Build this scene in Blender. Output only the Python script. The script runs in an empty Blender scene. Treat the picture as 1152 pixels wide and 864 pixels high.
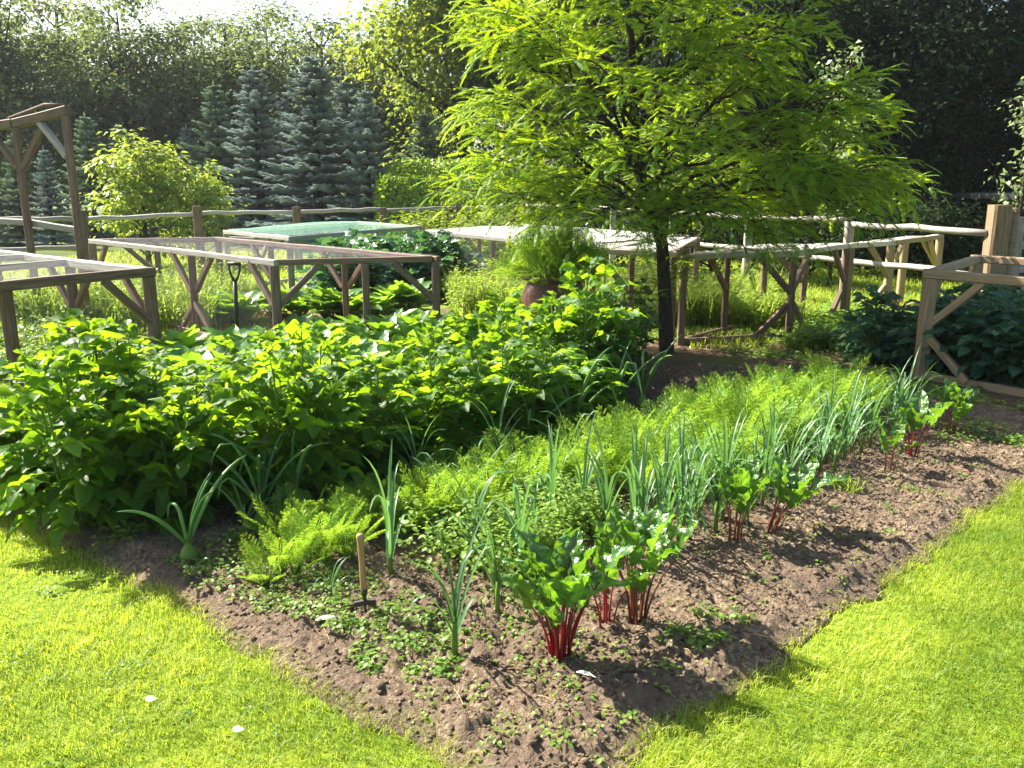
import bpy, math, random
import numpy as np
from mathutils import Vector, Matrix
RS = np.random.RandomState
random.seed(4)
scene = bpy.context.scene
COL = scene.collection
R = math.radians

# ------------------------------------------------------------------ camera
CAM_H, PITCH, FOC = 1.65, R(13), 978.0
cd = bpy.data.cameras.new("camera"); cam = bpy.data.objects.new("camera", cd); COL.objects.link(cam)
cam.location = (0, 0, CAM_H); cam.rotation_euler = (R(90) - PITCH, 0, 0)
cd.sensor_width = 36; cd.lens = 36 * FOC / 1152; cd.clip_start = 0.05; cd.clip_end = 2000
scene.camera = cam
cp, sp = math.cos(PITCH), math.sin(PITCH)

def ray(u, v):
    x = (u - 576) / FOC; y = (432 - v) / FOC
    return Vector((x, cp + y * sp, -sp + y * cp))
def G(u, v, z=0.0):
    r = ray(u, v); t = (z - CAM_H) / r.z
    return Vector((r.x * t, r.y * t, z))
def PD(u, v, d):
    r = ray(u, v); t = d / r.y
    return Vector((r.x * t, d, CAM_H + r.z * t))
def project(P):
    P = np.asarray(P, float); d = P - np.array([0, 0, CAM_H])
    f = d[:, 1] * cp - d[:, 2] * sp; up = d[:, 1] * sp + d[:, 2] * cp
    f = np.where(f < .05, .05, f)
    return 576 + FOC * d[:, 0] / f, 432 - FOC * up / f

# bed frame: s along the rows (away to the right), t across (away to the left)
O = np.array([0.08, 2.0]); ER = np.array([0.682, 0.731]); EL = np.array([-0.731, 0.682])
def ST(s, t): return O + ER * s + EL * t
def to_st(x, y):
    dx, dy = x - O[0], y - O[1]
    return dx * ER[0] + dy * ER[1], dx * EL[0] + dy * EL[1]

# ------------------------------------------------------------------ noise
def _h(ix, iy, seed):
    n = (ix.astype(np.int64) * 374761393 + iy.astype(np.int64) * 668265263 + seed * 982451653) & 0x7fffffff
    n = ((n ^ (n >> 13)) * 1274126177) & 0x7fffffff
    return ((n ^ (n >> 16)) & 0xffff) / 65535.0
def vnoise(x, y, seed=0):
    x = np.asarray(x, float); y = np.asarray(y, float)
    ix = np.floor(x); iy = np.floor(y); fx = x - ix; fy = y - iy
    fx = fx * fx * (3 - 2 * fx); fy = fy * fy * (3 - 2 * fy)
    a = _h(ix, iy, seed); b = _h(ix + 1, iy, seed); c = _h(ix, iy + 1, seed); d = _h(ix + 1, iy + 1, seed)
    return (a + (b - a) * fx) * (1 - fy) + (c + (d - c) * fx) * fy
def fbm(x, y, seed=0, oct=4):
    r = 0; a = .5
    for i in range(oct):
        r = r + a * vnoise(x * 2 ** i, y * 2 ** i, seed + i); a *= .5
    return r / (1 - .5 ** oct)

# ------------------------------------------------------------------ mesh accumulator
class Acc:
    def __init__(s): s.V = []; s.T = []; s.F = {3: [], 4: []}; s.n = 0
    def add(s, V, F4=None, F3=None, tint=0.5):
        V = np.asarray(V, np.float32).reshape(-1, 3)
        t = np.asarray(tint, np.float32)
        s.V.append(V); s.T.append(np.full(len(V), t) if t.ndim == 0 else t.astype(np.float32))
        if F4 is not None and len(F4): s.F[4].append(np.asarray(F4, np.int64).reshape(-1, 4) + s.n)
        if F3 is not None and len(F3): s.F[3].append(np.asarray(F3, np.int64).reshape(-1, 3) + s.n)
        s.n += len(V)
    def inst(s, tpl, P, M, S, tint):
        """many copies of a template; P (n,3), M (n,3,3) columns=axes, S (n,) or (n,3)"""
        V, F4, F3 = tpl; V = np.asarray(V, float); n = len(P); k = len(V)
        if n == 0: return
        S = np.asarray(S, float)
        if S.ndim == 1: S = np.repeat(S[:, None], 3, 1)
        L = V[None] * S[:, None, :]
        W = np.einsum('nij,nkj->nki', M, L) + np.asarray(P)[:, None, :]
        off = (np.arange(n) * k)[:, None, None]
        f4 = (np.asarray(F4)[None] + off).reshape(-1, 4) if F4 is not None and len(F4) else None
        f3 = (np.asarray(F3)[None] + off).reshape(-1, 3) if F3 is not None and len(F3) else None
        s.add(W.reshape(-1, 3), f4, f3, np.repeat(np.asarray(tint, float), k))
    def merge(s, other, M=None):
        V = np.concatenate(other.V); T = np.concatenate(other.T)
        if M is not None: V = V @ np.asarray(M.to_3x3()).T + np.asarray(M.translation)
        f4 = np.concatenate(other.F[4]) if other.F[4] else None
        f3 = np.concatenate(other.F[3]) if other.F[3] else None
        s.add(V, f4, f3, T)
    def mesh(s, name, mat, smooth=True):
        me = bpy.data.meshes.new(name)
        V = np.concatenate(s.V); T = np.concatenate(s.T)
        lo = []; tot = []
        for k in (3, 4):
            if s.F[k]:
                f = np.concatenate(s.F[k]); lo.append(f.ravel()); tot.append(np.full(len(f), k))
        lo = np.concatenate(lo); tot = np.concatenate(tot)
        me.vertices.add(len(V)); me.vertices.foreach_set("co", V.ravel())
        me.loops.add(len(lo)); me.loops.foreach_set("vertex_index", lo.astype(np.int32))
        me.polygons.add(len(tot))
        st = np.concatenate([[0], np.cumsum(tot)[:-1]]).astype(np.int32)
        me.polygons.foreach_set("loop_start", st); me.polygons.foreach_set("loop_total", tot.astype(np.int32))
        if smooth: me.polygons.foreach_set("use_smooth", np.ones(len(tot), bool))
        at = me.attributes.new("tint", 'FLOAT', 'POINT'); at.data.foreach_set("value", T)
        me.update(calc_edges=True)
        me.materials.append(mat)
        return me
    def build(s, name, mat, parent=None, loc=(0, 0, 0), smooth=True):
        o = bpy.data.objects.new(name, s.mesh(name, mat, smooth)); COL.objects.link(o)
        o.location = loc
        if parent: o.parent = parent
        return o

def nrm(a): return a / np.maximum(np.linalg.norm(a, axis=-1, keepdims=True), 1e-9)
def frames(d, n):
    d = nrm(np.asarray(d, float)); n = np.asarray(n, float)
    s = nrm(np.cross(d, n)); n2 = np.cross(s, d)
    return np.stack([s, d, n2], -1)

def tube(acc, pts, rad, sides=6, tint=.5, cap=True, wob=0, rs=None):
    pts = np.asarray([tuple(p) for p in pts], float); m = len(pts)
    rad = np.full(m, rad, float) if np.isscalar(rad) else np.asarray(rad, float)
    tg = np.gradient(pts, axis=0); tg = nrm(tg)
    ref = np.array([0, 0, 1.]) if abs(tg[0][2]) < .9 else np.array([1., 0, 0])
    a = nrm(np.cross(tg, ref)); b = np.cross(tg, a)
    an = np.arange(sides) / sides * 2 * np.pi
    ring = (np.cos(an)[None, :, None] * a[:, None] + np.sin(an)[None, :, None] * b[:, None])
    rr = rad[:, None, None]
    if wob and rs is not None: rr = rr * (1 + wob * (rs.rand(m, sides, 1) - .5))
    V = (pts[:, None] + ring * rr).reshape(-1, 3)
    F = []
    for i in range(m - 1):
        for j in range(sides):
            k = (j + 1) % sides
            F.append((i * sides + j, i * sides + k, (i + 1) * sides + k, (i + 1) * sides + j))
    T = []
    if cap:
        V = np.concatenate([V, pts[:1], pts[-1:]]); c0 = m * sides; c1 = c0 + 1
        for j in range(sides):
            k = (j + 1) % sides
            T.append((c0, k, j)); T.append((c1, (m - 1) * sides + j, (m - 1) * sides + k))
    acc.add(V, F, T, tint)

def bez(p0, p1, p2, n):
    t = np.linspace(0, 1, n)[:, None]
    p0, p1, p2 = [np.asarray(tuple(p), float) for p in (p0, p1, p2)]
    return (1 - t) ** 2 * p0 + 2 * t * (1 - t) * p1 + t * t * p2

def lathe(acc, prof, sides=24, tint=.5, centre=(0, 0), z0=0):
    an = np.arange(sides) / sides * 2 * np.pi; V = []
    for r, z in prof: V.append(np.stack([centre[0] + r * np.cos(an), centre[1] + r * np.sin(an), np.full(sides, z + z0)], -1))
    V = np.concatenate(V); F = []
    for i in range(len(prof) - 1):
        for j in range(sides):
            k = (j + 1) % sides
            F.append((i * sides + j, i * sides + k, (i + 1) * sides + k, (i + 1) * sides + j))
    acc.add(V, F, None, tint)

# leaf templates: length along +y, width along x, upper side +z
def leaf_tpl(prof, nr=6, nc=3, fold=.12, droop=.25, wave=0, seed=0, cup=0):
    rs = RS(seed); V = []; ys = np.linspace(0, 1, nr)
    for i, y in enumerate(ys):
        w = np.interp(y, prof[0], prof[1])
        for x in np.linspace(-1, 1, nc):
            z = fold * abs(x) * w * 2 - droop * y * y + (rs.rand() - .5) * wave + cup * x * x * w
            V.append((x * w, y + (rs.rand() - .5) * wave * .5, z))
    F = [(i * nc + j, i * nc + j + 1, (i + 1) * nc + j + 1, (i + 1) * nc + j) for i in range(nr - 1) for j in range(nc - 1)]
    return np.array(V), F, None
OVATE = ([0, .12, .38, .7, 1], [.02, .2, .33, .2, .0])
BROAD = ([0, .08, .35, .75, .93, 1], [.05, .2, .36, .33, .18, .01])
LANCE = ([0, .2, .5, 1], [.03, .14, .16, .0])
def diamond(w=.5, lift=.06, dr=.12):
    return np.array([(0, 0, 0), (w / 2, .45, lift), (0, 1, -dr), (-w / 2, .45, lift)]), [(0, 1, 2, 3)], None

def pinnate(pairs=9, seed=0, droop=.35, ll=.2, lw=.085):
    rs = RS(seed); A = Acc()
    f = lambda y: np.array([0, y, -droop * y * y])
    ys = np.linspace(0, 1, 5)
    V = []
    for y in ys: V += [f(y) + [-.006, 0, 0], f(y) + [.006, 0, 0]]
    A.add(V, [(2 * i, 2 * i + 1, 2 * i + 3, 2 * i + 2) for i in range(4)], None, .4)
    for i, y in enumerate(np.linspace(.16, .97, pairs)):
        for sx in (-1, 1):
            d = np.array([sx, .35 + .3 * rs.rand(), -.15 - .35 * rs.rand()]); n = np.array([.3 * sx * (rs.rand() - .3), -.2, 1])
            L = ll * (1 - .45 * abs(y - .5)) * (.85 + .3 * rs.rand())
            M = frames(d[None], n[None]); A.inst(diamond(lw / ll * 1.6, .03, .06), f(y)[None], M, [L], [.5])
    A.inst(diamond(.5, .03, .06), f(1.0)[None], frames(np.array([[0, 1, -.6]]), np.array([[0, 0, 1.]])), [ll], [.5])
    return np.concatenate(A.V), np.concatenate(A.F[4]), None

# ------------------------------------------------------------------ materials
def new_mat(name):
    m = bpy.data.materials.new(name); m.use_nodes = True; nt = m.node_tree; nt.nodes.clear()
    out = nt.nodes.new("ShaderNodeOutputMaterial")
    return m, nt, out
def N(nt, t, **kw):
    n = nt.nodes.new(t)
    for k, v in kw.items():
        if k in n.inputs: n.inputs[k].default_value = v
        else: setattr(n, k, v)
    return n
def c4(c): return (c[0], c[1], c[2], 1)

def leaf_mat(name, ca, cb, tr, trans=.42, rough=.42, spec=.45, bump=.0, nscale=30.0, var=.18):
    """ca..cb by the tint attribute; tr: colour of the light that comes through"""
    m, nt, out = new_mat(name); L = nt.links.new
    at = N(nt, "ShaderNodeAttribute", attribute_name="tint")
    oi = N(nt, "ShaderNodeObjectInfo")
    mx = N(nt, "ShaderNodeMix", data_type='RGBA'); mx.inputs[6].default_value = c4(ca); mx.inputs[7].default_value = c4(cb)
    L(at.outputs["Fac"], mx.inputs[0])
    hs = N(nt, "ShaderNodeHueSaturation")
    mr = N(nt, "ShaderNodeMapRange"); mr.inputs[3].default_value = 1 - var; mr.inputs[4].default_value = 1 + var
    L(oi.outputs["Random"], mr.inputs[0]); L(mr.outputs[0], hs.inputs["Value"]); L(mx.outputs[2], hs.inputs["Color"])
    pb = N(nt, "ShaderNodeBsdfPrincipled"); pb.inputs["Roughness"].default_value = rough
    pb.inputs["Specular IOR Level"].default_value = spec
    L(hs.outputs[0], pb.inputs["Base Color"])
    tb = N(nt, "ShaderNodeBsdfTranslucent")
    tm = N(nt, "ShaderNodeMix", data_type='RGBA', blend_type='MULTIPLY'); tm.inputs[0].default_value = 1
    mr2 = N(nt, "ShaderNodeMapRange"); mr2.inputs[3].default_value = .7; mr2.inputs[4].default_value = 1.15
    L(at.outputs["Fac"], mr2.inputs[0])
    tm.inputs[6].default_value = c4(tr); L(mr2.outputs[0], tm.inputs[7]); L(tm.outputs[2], tb.inputs["Color"])
    ms = N(nt, "ShaderNodeMixShader"); ms.inputs[0].default_value = trans
    L(pb.outputs[0], ms.inputs[1]); L(tb.outputs[0], ms.inputs[2]); L(ms.outputs[0], out.inputs["Surface"])
    if bump:
        tc = N(nt, "ShaderNodeTexCoord"); nz = N(nt, "ShaderNodeTexNoise"); nz.inputs["Scale"].default_value = nscale
        bp = N(nt, "ShaderNodeBump"); bp.inputs["Strength"].default_value = bump; bp.inputs["Distance"].default_value = .01
        L(tc.outputs["Object"], nz.inputs["Vector"]); L(nz.outputs["Fac"], bp.inputs["Height"]); L(bp.outputs[0], pb.inputs["Normal"]); L(bp.outputs[0], tb.inputs["Normal"])
    return m

def noise_mat(name, stops, scale=(1, 1, 1), nscale=5, detail=6, rough=.85, bump=.3, bdist=.02, spec=.2, second=None):
    m, nt, out = new_mat(name); L = nt.links.new
    tc = N(nt, "ShaderNodeTexCoord"); mp = N(nt, "ShaderNodeMapping"); mp.inputs["Scale"].default_value = scale
    L(tc.outputs["Object"], mp.inputs["Vector"])
    nz = N(nt, "ShaderNodeTexNoise"); nz.inputs["Scale"].default_value = nscale; nz.inputs["Detail"].default_value = detail; nz.inputs["Roughness"].default_value = .65
    L(mp.outputs[0], nz.inputs["Vector"])
    cr = N(nt, "ShaderNodeValToRGB"); el = cr.color_ramp.elements
    el[0].position, el[0].color = stops[0][0], c4(stops[0][1]); el[1].position, el[1].color = stops[-1][0], c4(stops[-1][1])
    for p, c in stops[1:-1]: e = el.new(p); e.color = c4(c)
    L(nz.outputs["Fac"], cr.inputs[0])
    pb = N(nt, "ShaderNodeBsdfPrincipled"); pb.inputs["Roughness"].default_value = rough; pb.inputs["Specular IOR Level"].default_value = spec
    oi = N(nt, "ShaderNodeObjectInfo"); hs = N(nt, "ShaderNodeHueSaturation"); mr = N(nt, "ShaderNodeMapRange")
    mr.inputs[3].default_value = .78; mr.inputs[4].default_value = 1.22
    L(oi.outputs["Random"], mr.inputs[0]); L(mr.outputs[0], hs.inputs["Value"]); L(cr.outputs[0], hs.inputs["Color"])
    last = hs.outputs[0]
    if second:
        n2 = N(nt, "ShaderNodeTexNoise"); n2.inputs["Scale"].default_value = second[0]; n2.inputs["Detail"].default_value = 4
        L(tc.outputs["Object"], n2.inputs["Vector"])
        r2 = N(nt, "ShaderNodeMapRange"); r2.inputs[1].default_value = .45; r2.inputs[2].default_value = .65
        L(n2.outputs["Fac"], r2.inputs[0])
        m2 = N(nt, "ShaderNodeMix", data_type='RGBA'); m2.inputs[7].default_value = c4(second[1])
        L(r2.outputs[0], m2.inputs[0]); L(last, m2.inputs[6]); last = m2.outputs[2]
    L(last, pb.inputs["Base Color"])
    bp = N(nt, "ShaderNodeBump"); bp.inputs["Strength"].default_value = bump; bp.inputs["Distance"].default_value = bdist
    L(nz.outputs["Fac"], bp.inputs["Height"]); L(bp.outputs[0], pb.inputs["Normal"])
    L(pb.outputs[0], out.inputs["Surface"])
    return m

def net_mat(name, col, cover, pitch=.018):
    """garden netting: threads from two sets of lines in the net's own x/y, gaps let the view through"""
    m, nt, out = new_mat(name); L = nt.links.new
    uv = N(nt, "ShaderNodeAttribute", attribute_name="net_uv")
    sx = N(nt, "ShaderNodeSeparateXYZ"); L(uv.outputs["Vector"], sx.inputs[0])
    th = 1 - math.sqrt(1 - cover); masks = []
    for k in range(2):
        d = N(nt, "ShaderNodeMath", operation='DIVIDE'); d.inputs[1].default_value = pitch; L(sx.outputs[k], d.inputs[0])
        f = N(nt, "ShaderNodeMath", operation='FRACT'); L(d.outputs[0], f.inputs[0])
        lt = N(nt, "ShaderNodeMath", operation='LESS_THAN'); lt.inputs[1].default_value = th; L(f.outputs[0], lt.inputs[0]); masks.append(lt)
    mx = N(nt, "ShaderNodeMath", operation='MAXIMUM'); L(masks[0].outputs[0], mx.inputs[0]); L(masks[1].outputs[0], mx.inputs[1])
    df = N(nt, "ShaderNodeBsdfPrincipled"); df.inputs["Base Color"].default_value = c4(col); df.inputs["Roughness"].default_value = .4
    tb = N(nt, "ShaderNodeBsdfTranslucent"); tb.inputs["Color"].default_value = c4(col)
    m1 = N(nt, "ShaderNodeMixShader"); m1.inputs[0].default_value = .35; L(df.outputs[0], m1.inputs[1]); L(tb.outputs[0], m1.inputs[2])
    tr = N(nt, "ShaderNodeBsdfTransparent")
    m2 = N(nt, "ShaderNodeMixShader"); L(mx.outputs[0], m2.inputs[0]); L(tr.outputs[0], m2.inputs[1]); L(m1.outputs[0], m2.inputs[2])
    L(m2.outputs[0], out.inputs["Surface"])
    return m

M = {}
M['grass'] = leaf_mat('grass_blade', (.11, .21, .012), (.42, .46, .06), (.50, .62, .035), .5, .5, .4)
M['long_grass'] = leaf_mat('long_grass', (.12, .24, .03), (.30, .36, .08), (.42, .56, .06), .5, .5, .3)
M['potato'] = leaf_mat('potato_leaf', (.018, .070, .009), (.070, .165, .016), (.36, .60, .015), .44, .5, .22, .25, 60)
M['stem'] = leaf_mat('green_stem', (.10, .20, .03), (.16, .26, .05), (.2, .35, .03), .2, .5, .3)
M['carrot'] = leaf_mat('carrot_leaf', (.065, .175, .018), (.165, .30, .03), (.40, .62, .045), .42, .5, .25)
M['leek'] = leaf_mat('leek_leaf', (.07, .16, .07), (.13, .26, .10), (.2, .42, .08), .3, .4, .4)
M['onion'] = leaf_mat('onion_leaf', (.07, .18, .05), (.14, .28, .07), (.2, .42, .05), .25, .32, .5)
M['chard'] = leaf_mat('chard_leaf', (.04, .115, .025), (.09, .20, .04), (.26, .52, .02), .32, .24, .65, .8, 55)
M['chard_stalk'] = leaf_mat('chard_stalk', (.20, .008, .016), (.36, .03, .035), (.6, .03, .04), .22, .3, .5)
M['brown_stalk'] = leaf_mat('brown_red_stalk', (.16, .05, .03), (.25, .09, .04), (.4, .1, .04), .2, .35, .45)
M['spinach'] = leaf_mat('spinach_leaf', (.05, .15, .025), (.10, .24, .035), (.34, .58, .03), .42, .3, .55, .3, 40)
M['bean'] = leaf_mat('bean_leaf', (.025, .075, .022), (.06, .14, .04), (.2, .40, .03), .28, .36, .5, .2, 40)
M['brassica'] = leaf_mat('brassica_leaf', (.035, .10, .055), (.06, .15, .075), (.12, .30, .06), .28, .42, .4, .2, 40)
M['weed'] = leaf_mat('weed_leaf', (.09, .20, .03), (.22, .34, .06), (.38, .55, .05), .45, .45, .35)
M['locust'] = leaf_mat('feathery_tree_leaf', (.035, .12, .014), (.14, .27, .022), (.42, .58, .012), .45, .45, .3)
M['oak'] = leaf_mat('broad_tree_leaf', (.045, .09, .02), (.18, .25, .04), (.42, .52, .05), .4, .7, .15)
M['ash'] = leaf_mat('far_tree_leaf', (.06, .10, .055), (.17, .23, .09), (.32, .40, .10), .38, .75, .1, var=.5)
M['evergreen'] = leaf_mat('shaded_tree_leaf', (.013, .027, .011), (.026, .048, .018), (.04, .08, .015), .15, .7, .1)  # backlit shade of the trees put into this near-black leaf colour
M['maple'] = leaf_mat('bright_maple_leaf', (.12, .20, .03), (.28, .38, .06), (.5, .62, .06), .42, .45, .35)
M['hedge'] = leaf_mat('hedge_leaf', (.12, .24, .02), (.22, .36, .03), (.4, .56, .03), .4, .45, .35)
M['pear'] = leaf_mat('pale_pear_leaf', (.15, .22, .10), (.32, .38, .22), (.35, .45, .15), .35, .35, .5)
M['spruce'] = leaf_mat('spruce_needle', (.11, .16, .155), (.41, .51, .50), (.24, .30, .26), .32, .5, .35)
M['spruce_green'] = leaf_mat('green_spruce_needle', (.10, .15, .10), (.32, .42, .32), (.2, .3, .15), .32, .5, .35)
M['bark'] = noise_mat('bark', [(.35, (.022, .016, .012)), (.65, (.085, .066, .05))], (14, 14, 2.5), 4, 6, .95, .9, .03)
M['soil'] = noise_mat('soil', [(.28, (.08, .056, .036)), (.5, (.25, .182, .122)), (.70, (.52, .415, .295))], (1, 1, 1), 48, 9, .97, 1.0, .035, .1, (2.2, (.17, .125, .092)))
M['clod'] = noise_mat('soil_clod', [(.3, (.17, .12, .085)), (.7, (.50, .39, .29))], (1, 1, 1), 40, 5, .97, .8, .01, .1)
M['mulch'] = noise_mat('mulch', [(.3, (.07, .045, .03)), (.55, (.17, .115, .075)), (.75, (.30, .22, .14))], (1, 1, 1), 18, 8, .95, .9, .02, .1, (1.1, (.07, .12, .025)))
M['lawn'] = noise_mat('lawn_ground', [(.3, (.08, .15, .012)), (.7, (.22, .30, .03))], (1, 1, 1), 30, 8, .95, .8, .02, .1)
M['ground'] = noise_mat('ground', [(.3, (.04, .075, .012)), (.7, (.12, .17, .03))], (1, 1, 1), 2, 9, .95, .6, .05, .1, (.3, (.05, .05, .025)))
M['wood'] = noise_mat('weathered_timber', [(.3, (.085, .051, .034)), (.52, (.18, .117, .083)), (.72, (.28, .2, .15))], (2.2, 40, 40), 1.6, 6, .72, .5, .006, .3)
M['grey_lit_wood'] = noise_mat('grey_lit_timber', [(.3, (.20, .175, .155)), (.52, (.36, .325, .29)), (.72, (.50, .46, .42))], (2.2, 40, 40), 1.6, 6, .6, .5, .006, .35)  # grey timber, also the sunlit sides of brown frames with light put in colour
M['new_wood'] = noise_mat('pale_timber', [(.3, (.20, .13, .07)), (.52, (.34, .235, .135)), (.75, (.44, .33, .21))], (2.2, 40, 40), 1.6, 6, .6, .4, .006, .3)
M['glare_rail'] = noise_mat('glare_rail', [(.3, (.34, .28, .22)), (.52, (.50, .43, .35)), (.72, (.62, .55, .46))], (2.2, 40, 40), 1.6, 6, .5, .5, .006, .4)  # top rails paled in colour to carry the sun glare
M['oak_post'] = noise_mat('oak_post', [(.3, (.13, .085, .05)), (.52, (.26, .18, .11)), (.75, (.36, .27, .18))], (2.5, 26, 26), 1.6, 7, .75, .8, .012, .2)
M['net'] = net_mat('clear_netting', (.42, .4, .45), .17, .012)
M['side_net'] = net_mat('side_netting', (.4, .42, .42), .07)
M['glare_net'] = net_mat('glare_netting', (.93, .92, .88), .62)  # whiteness and dense cover stand in for sun glare on the frame tops
M['green_net'] = net_mat('green_netting', (.40, .74, .60), .34, .012)  # top net's green paled to hold the glare lying on it
M['green_side'] = net_mat('green_side_netting', (.16, .55, .36), .16)
M['clay'] = noise_mat('brown_clay', [(.3, (.10, .035, .022)), (.7, (.17, .065, .04))], (1, 1, 1), 9, 5, .5, .15, .005, .4)
M['dark'] = noise_mat('black_plastic', [(.3, (.012, .012, .014)), (.7, (.03, .03, .034))], (1, 1, 1), 20, 3, .4, .1, .003, .5)
M['iron'] = noise_mat('dark_iron', [(.3, (.02, .016, .014)), (.7, (.06, .045, .035))], (1, 1, 1), 40, 5, .55, .3, .003, .5)
M['handle'] = noise_mat('worn_handle', [(.3, (.30, .17, .075)), (.7, (.48, .31, .16))], (30, 30, 3), 3, 5, .5, .3, .003, .4)
M['shed'] = noise_mat('dark_shed_wood', [(.3, (.012, .016, .014)), (.7, (.03, .036, .032))], (30, 30, 2), 2, 5, .7, .3, .01, .3)
M['pale'] = noise_mat('pale_dry', [(.3, (.55, .5, .4)), (.7, (.75, .72, .62))], (1, 1, 1), 30, 4, .7, .2, .003, .3)

# ------------------------------------------------------------------ tagging helpers
def tag(o, label=None, cat=None, group=None, kind=None):
    if label: o['label'] = label
    if cat: o['category'] = cat
    if group: o['group'] = group
    if kind: o['kind'] = kind
    return o
def empty(name, loc, label, cat, group=None, rz=0):
    o = bpy.data.objects.new(name, None); COL.objects.link(o); o.location = loc; o.rotation_euler = (0, 0, rz)
    o.empty_display_size = .1
    return tag(o, label, cat, group)
def copy_tree(src, loc, rz=0, sc=1, label=None, group=None, tilt=(0, 0)):
    kids = {}
    for o in bpy.data.objects:
        if o.parent: kids.setdefault(o.parent.name, []).append(o)
    def rec(o, par):
        c = o.copy(); COL.objects.link(c)
        if par: c.parent = par
        for k in kids.get(o.name, []): rec(k, c)
        return c
    c = rec(src, None)
    place(c, loc, rz, sc, label, group, tilt)
    return c
def place(c, loc, rz=0, sc=1, label=None, group=None, tilt=(0, 0)):
    c.location = loc; c.rotation_euler = (tilt[0], tilt[1], rz)
    c.scale = (sc, sc, sc) if np.isscalar(sc) else sc
    if label: c['label'] = label
    if group: c['group'] = group
class Kind:
    """one prototype used at its first place, copied after that"""
    def __init__(s, makers): s.m = makers; s.p = [None] * len(makers)
    def put(s, i, loc, rz=0, sc=1, label=None, group=None, tilt=(0, 0)):
        i %= len(s.m)
        if s.p[i] is None:
            s.p[i] = s.m[i](); place(s.p[i], loc, rz, sc, label, group, tilt); return s.p[i]
        return copy_tree(s.p[i], loc, rz, sc, label, group, tilt)
ORD = "first second third fourth fifth sixth seventh eighth ninth tenth eleventh twelfth thirteenth fourteenth fifteenth sixteenth seventeenth eighteenth nineteenth twentieth".split()

# ------------------------------------------------------------------ world + sun
SUN_AZ = R(-58); SUN_EL = R(42)
w = bpy.data.worlds.new("World"); scene.world = w; w.use_nodes = True
nt = w.node_tree; bg = nt.nodes["Background"]; sky = nt.nodes.new("ShaderNodeTexSky")
sky.sky_type = 'NISHITA'; sky.sun_disc = False; sky.sun_elevation = SUN_EL; sky.sun_rotation = SUN_AZ
sky.dust_density = 2.5; sky.air_density = 1.0; sky.ozone_density = 1.0
nt.links.new(sky.outputs[0], bg.inputs[0]); bg.inputs[1].default_value = .068
sd = bpy.data.lights.new("sun", 'SUN'); so = bpy.data.objects.new("sun", sd); COL.objects.link(so)
sd.energy = 4.9; sd.angle = R(.53); sd.color = (1, .93, .80)
to_sun = Vector((math.sin(SUN_AZ) * math.cos(SUN_EL), math.cos(SUN_AZ) * math.cos(SUN_EL), math.sin(SUN_EL)))
so.rotation_euler = to_sun.to_track_quat('Z', 'Y').to_euler(); so.location = to_sun * 60
vs = scene.view_settings; vs.view_transform = 'Standard'; vs.look = 'None'; vs.gamma = 1; vs.use_curve_mapping = False; vs.exposure = 1.95
cy = scene.cycles
cy.max_bounces = 5; cy.diffuse_bounces = 2; cy.glossy_bounces = 2; cy.transmission_bounces = 4; cy.transparent_max_bounces = 24
cy.caustics_reflective = False; cy.caustics_refractive = False; cy.sample_clamp_indirect = 6
cy.use_denoising = True
try: cy.denoiser = 'OPENIMAGEDENOISE'
except Exception: pass
cy.use_adaptive_sampling = False

# ------------------------------------------------------------------ ground, lawn, bed, mulch
def sheet(name, pts, z, mat):
    me = bpy.data.meshes.new(name); me.from_pydata([(p[0], p[1], z) for p in pts], [], [tuple(range(len(pts)))])
    me.materials.append(mat); o = bpy.data.objects.new(name, me); COL.objects.link(o); tag(o, kind='structure'); return o
sheet('ground', [(-500, -500), (500, -500), (500, 900), (-500, 900)], 0, M['ground'])
sheet('lawn', [(-14, -6), (14, -6), (14, 8), (9, 16), (1, 21), (-13, 13)], .004, M['lawn'])
mul = [ST(4.6, -.35), ST(4.6, 1.2), ST(4.75, 4.6), ST(1.4, 4.9), ST(1.0, 7), ST(4.5, 9), ST(9.5, 4.5), ST(8.3, 1.2), ST(7.0, -1.1), ST(5.4, -1.0)]
sheet('mulch_path', mul, .008, M['mulch'])

def edge_s(t): return -.02 - .05 * t + .11 * (fbm(t * 2.3, 0 * t, 5) - .5) + .05 * (vnoise(t * 9, t * 0, 6) - .5)
def edge_t(s): return -.02 - .062 * s + .14 * (fbm(s * 1.9, 0 * s, 8) - .5) + .06 * (vnoise(s * 8, s * 0, 9) - .5)
def in_bed(s, t): return (s > edge_s(t)) & (t > edge_t(s))
ns, ntt = 420, 380
S_, T_ = np.meshgrid(np.linspace(-.45, 5.4, ns), np.linspace(-.6, 5.0, ntt), indexing='ij')
inside = np.minimum(S_ - edge_s(T_), T_ - edge_t(S_))
env = np.clip((inside + .02) / .12, 0, 1)
hgt = .012 + env * (.05 * (fbm(S_ * 2.2, T_ * 2.2, 11) - .25) + .055 * (fbm(S_ * 9, T_ * 9, 21, 3) - .3) + .032 * np.abs(fbm(S_ * 24, T_ * 24, 31, 3) - .45) * 2.2 + .012 * vnoise(S_ * 65, T_ * 65, 33))
hgt = np.where(inside < -.03, -.03, np.maximum(hgt, .010))
X = O[0] + ER[0] * S_ + EL[0] * T_; Y = O[1] + ER[1] * S_ + EL[1] * T_
A = Acc(); V = np.stack([X, Y, hgt], -1).reshape(-1, 3)
idx = np.arange(ns * ntt).reshape(ns, ntt)
F = np.stack([idx[:-1, :-1], idx[1:, :-1], idx[1:, 1:], idx[:-1, 1:]], -1).reshape(-1, 4)
keep = (inside.reshape(-1)[F] > -.05).any(1)
A.add(V, F[keep]); soil = A.build('soil_bed', M['soil']); tag(soil, kind='structure')
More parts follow.
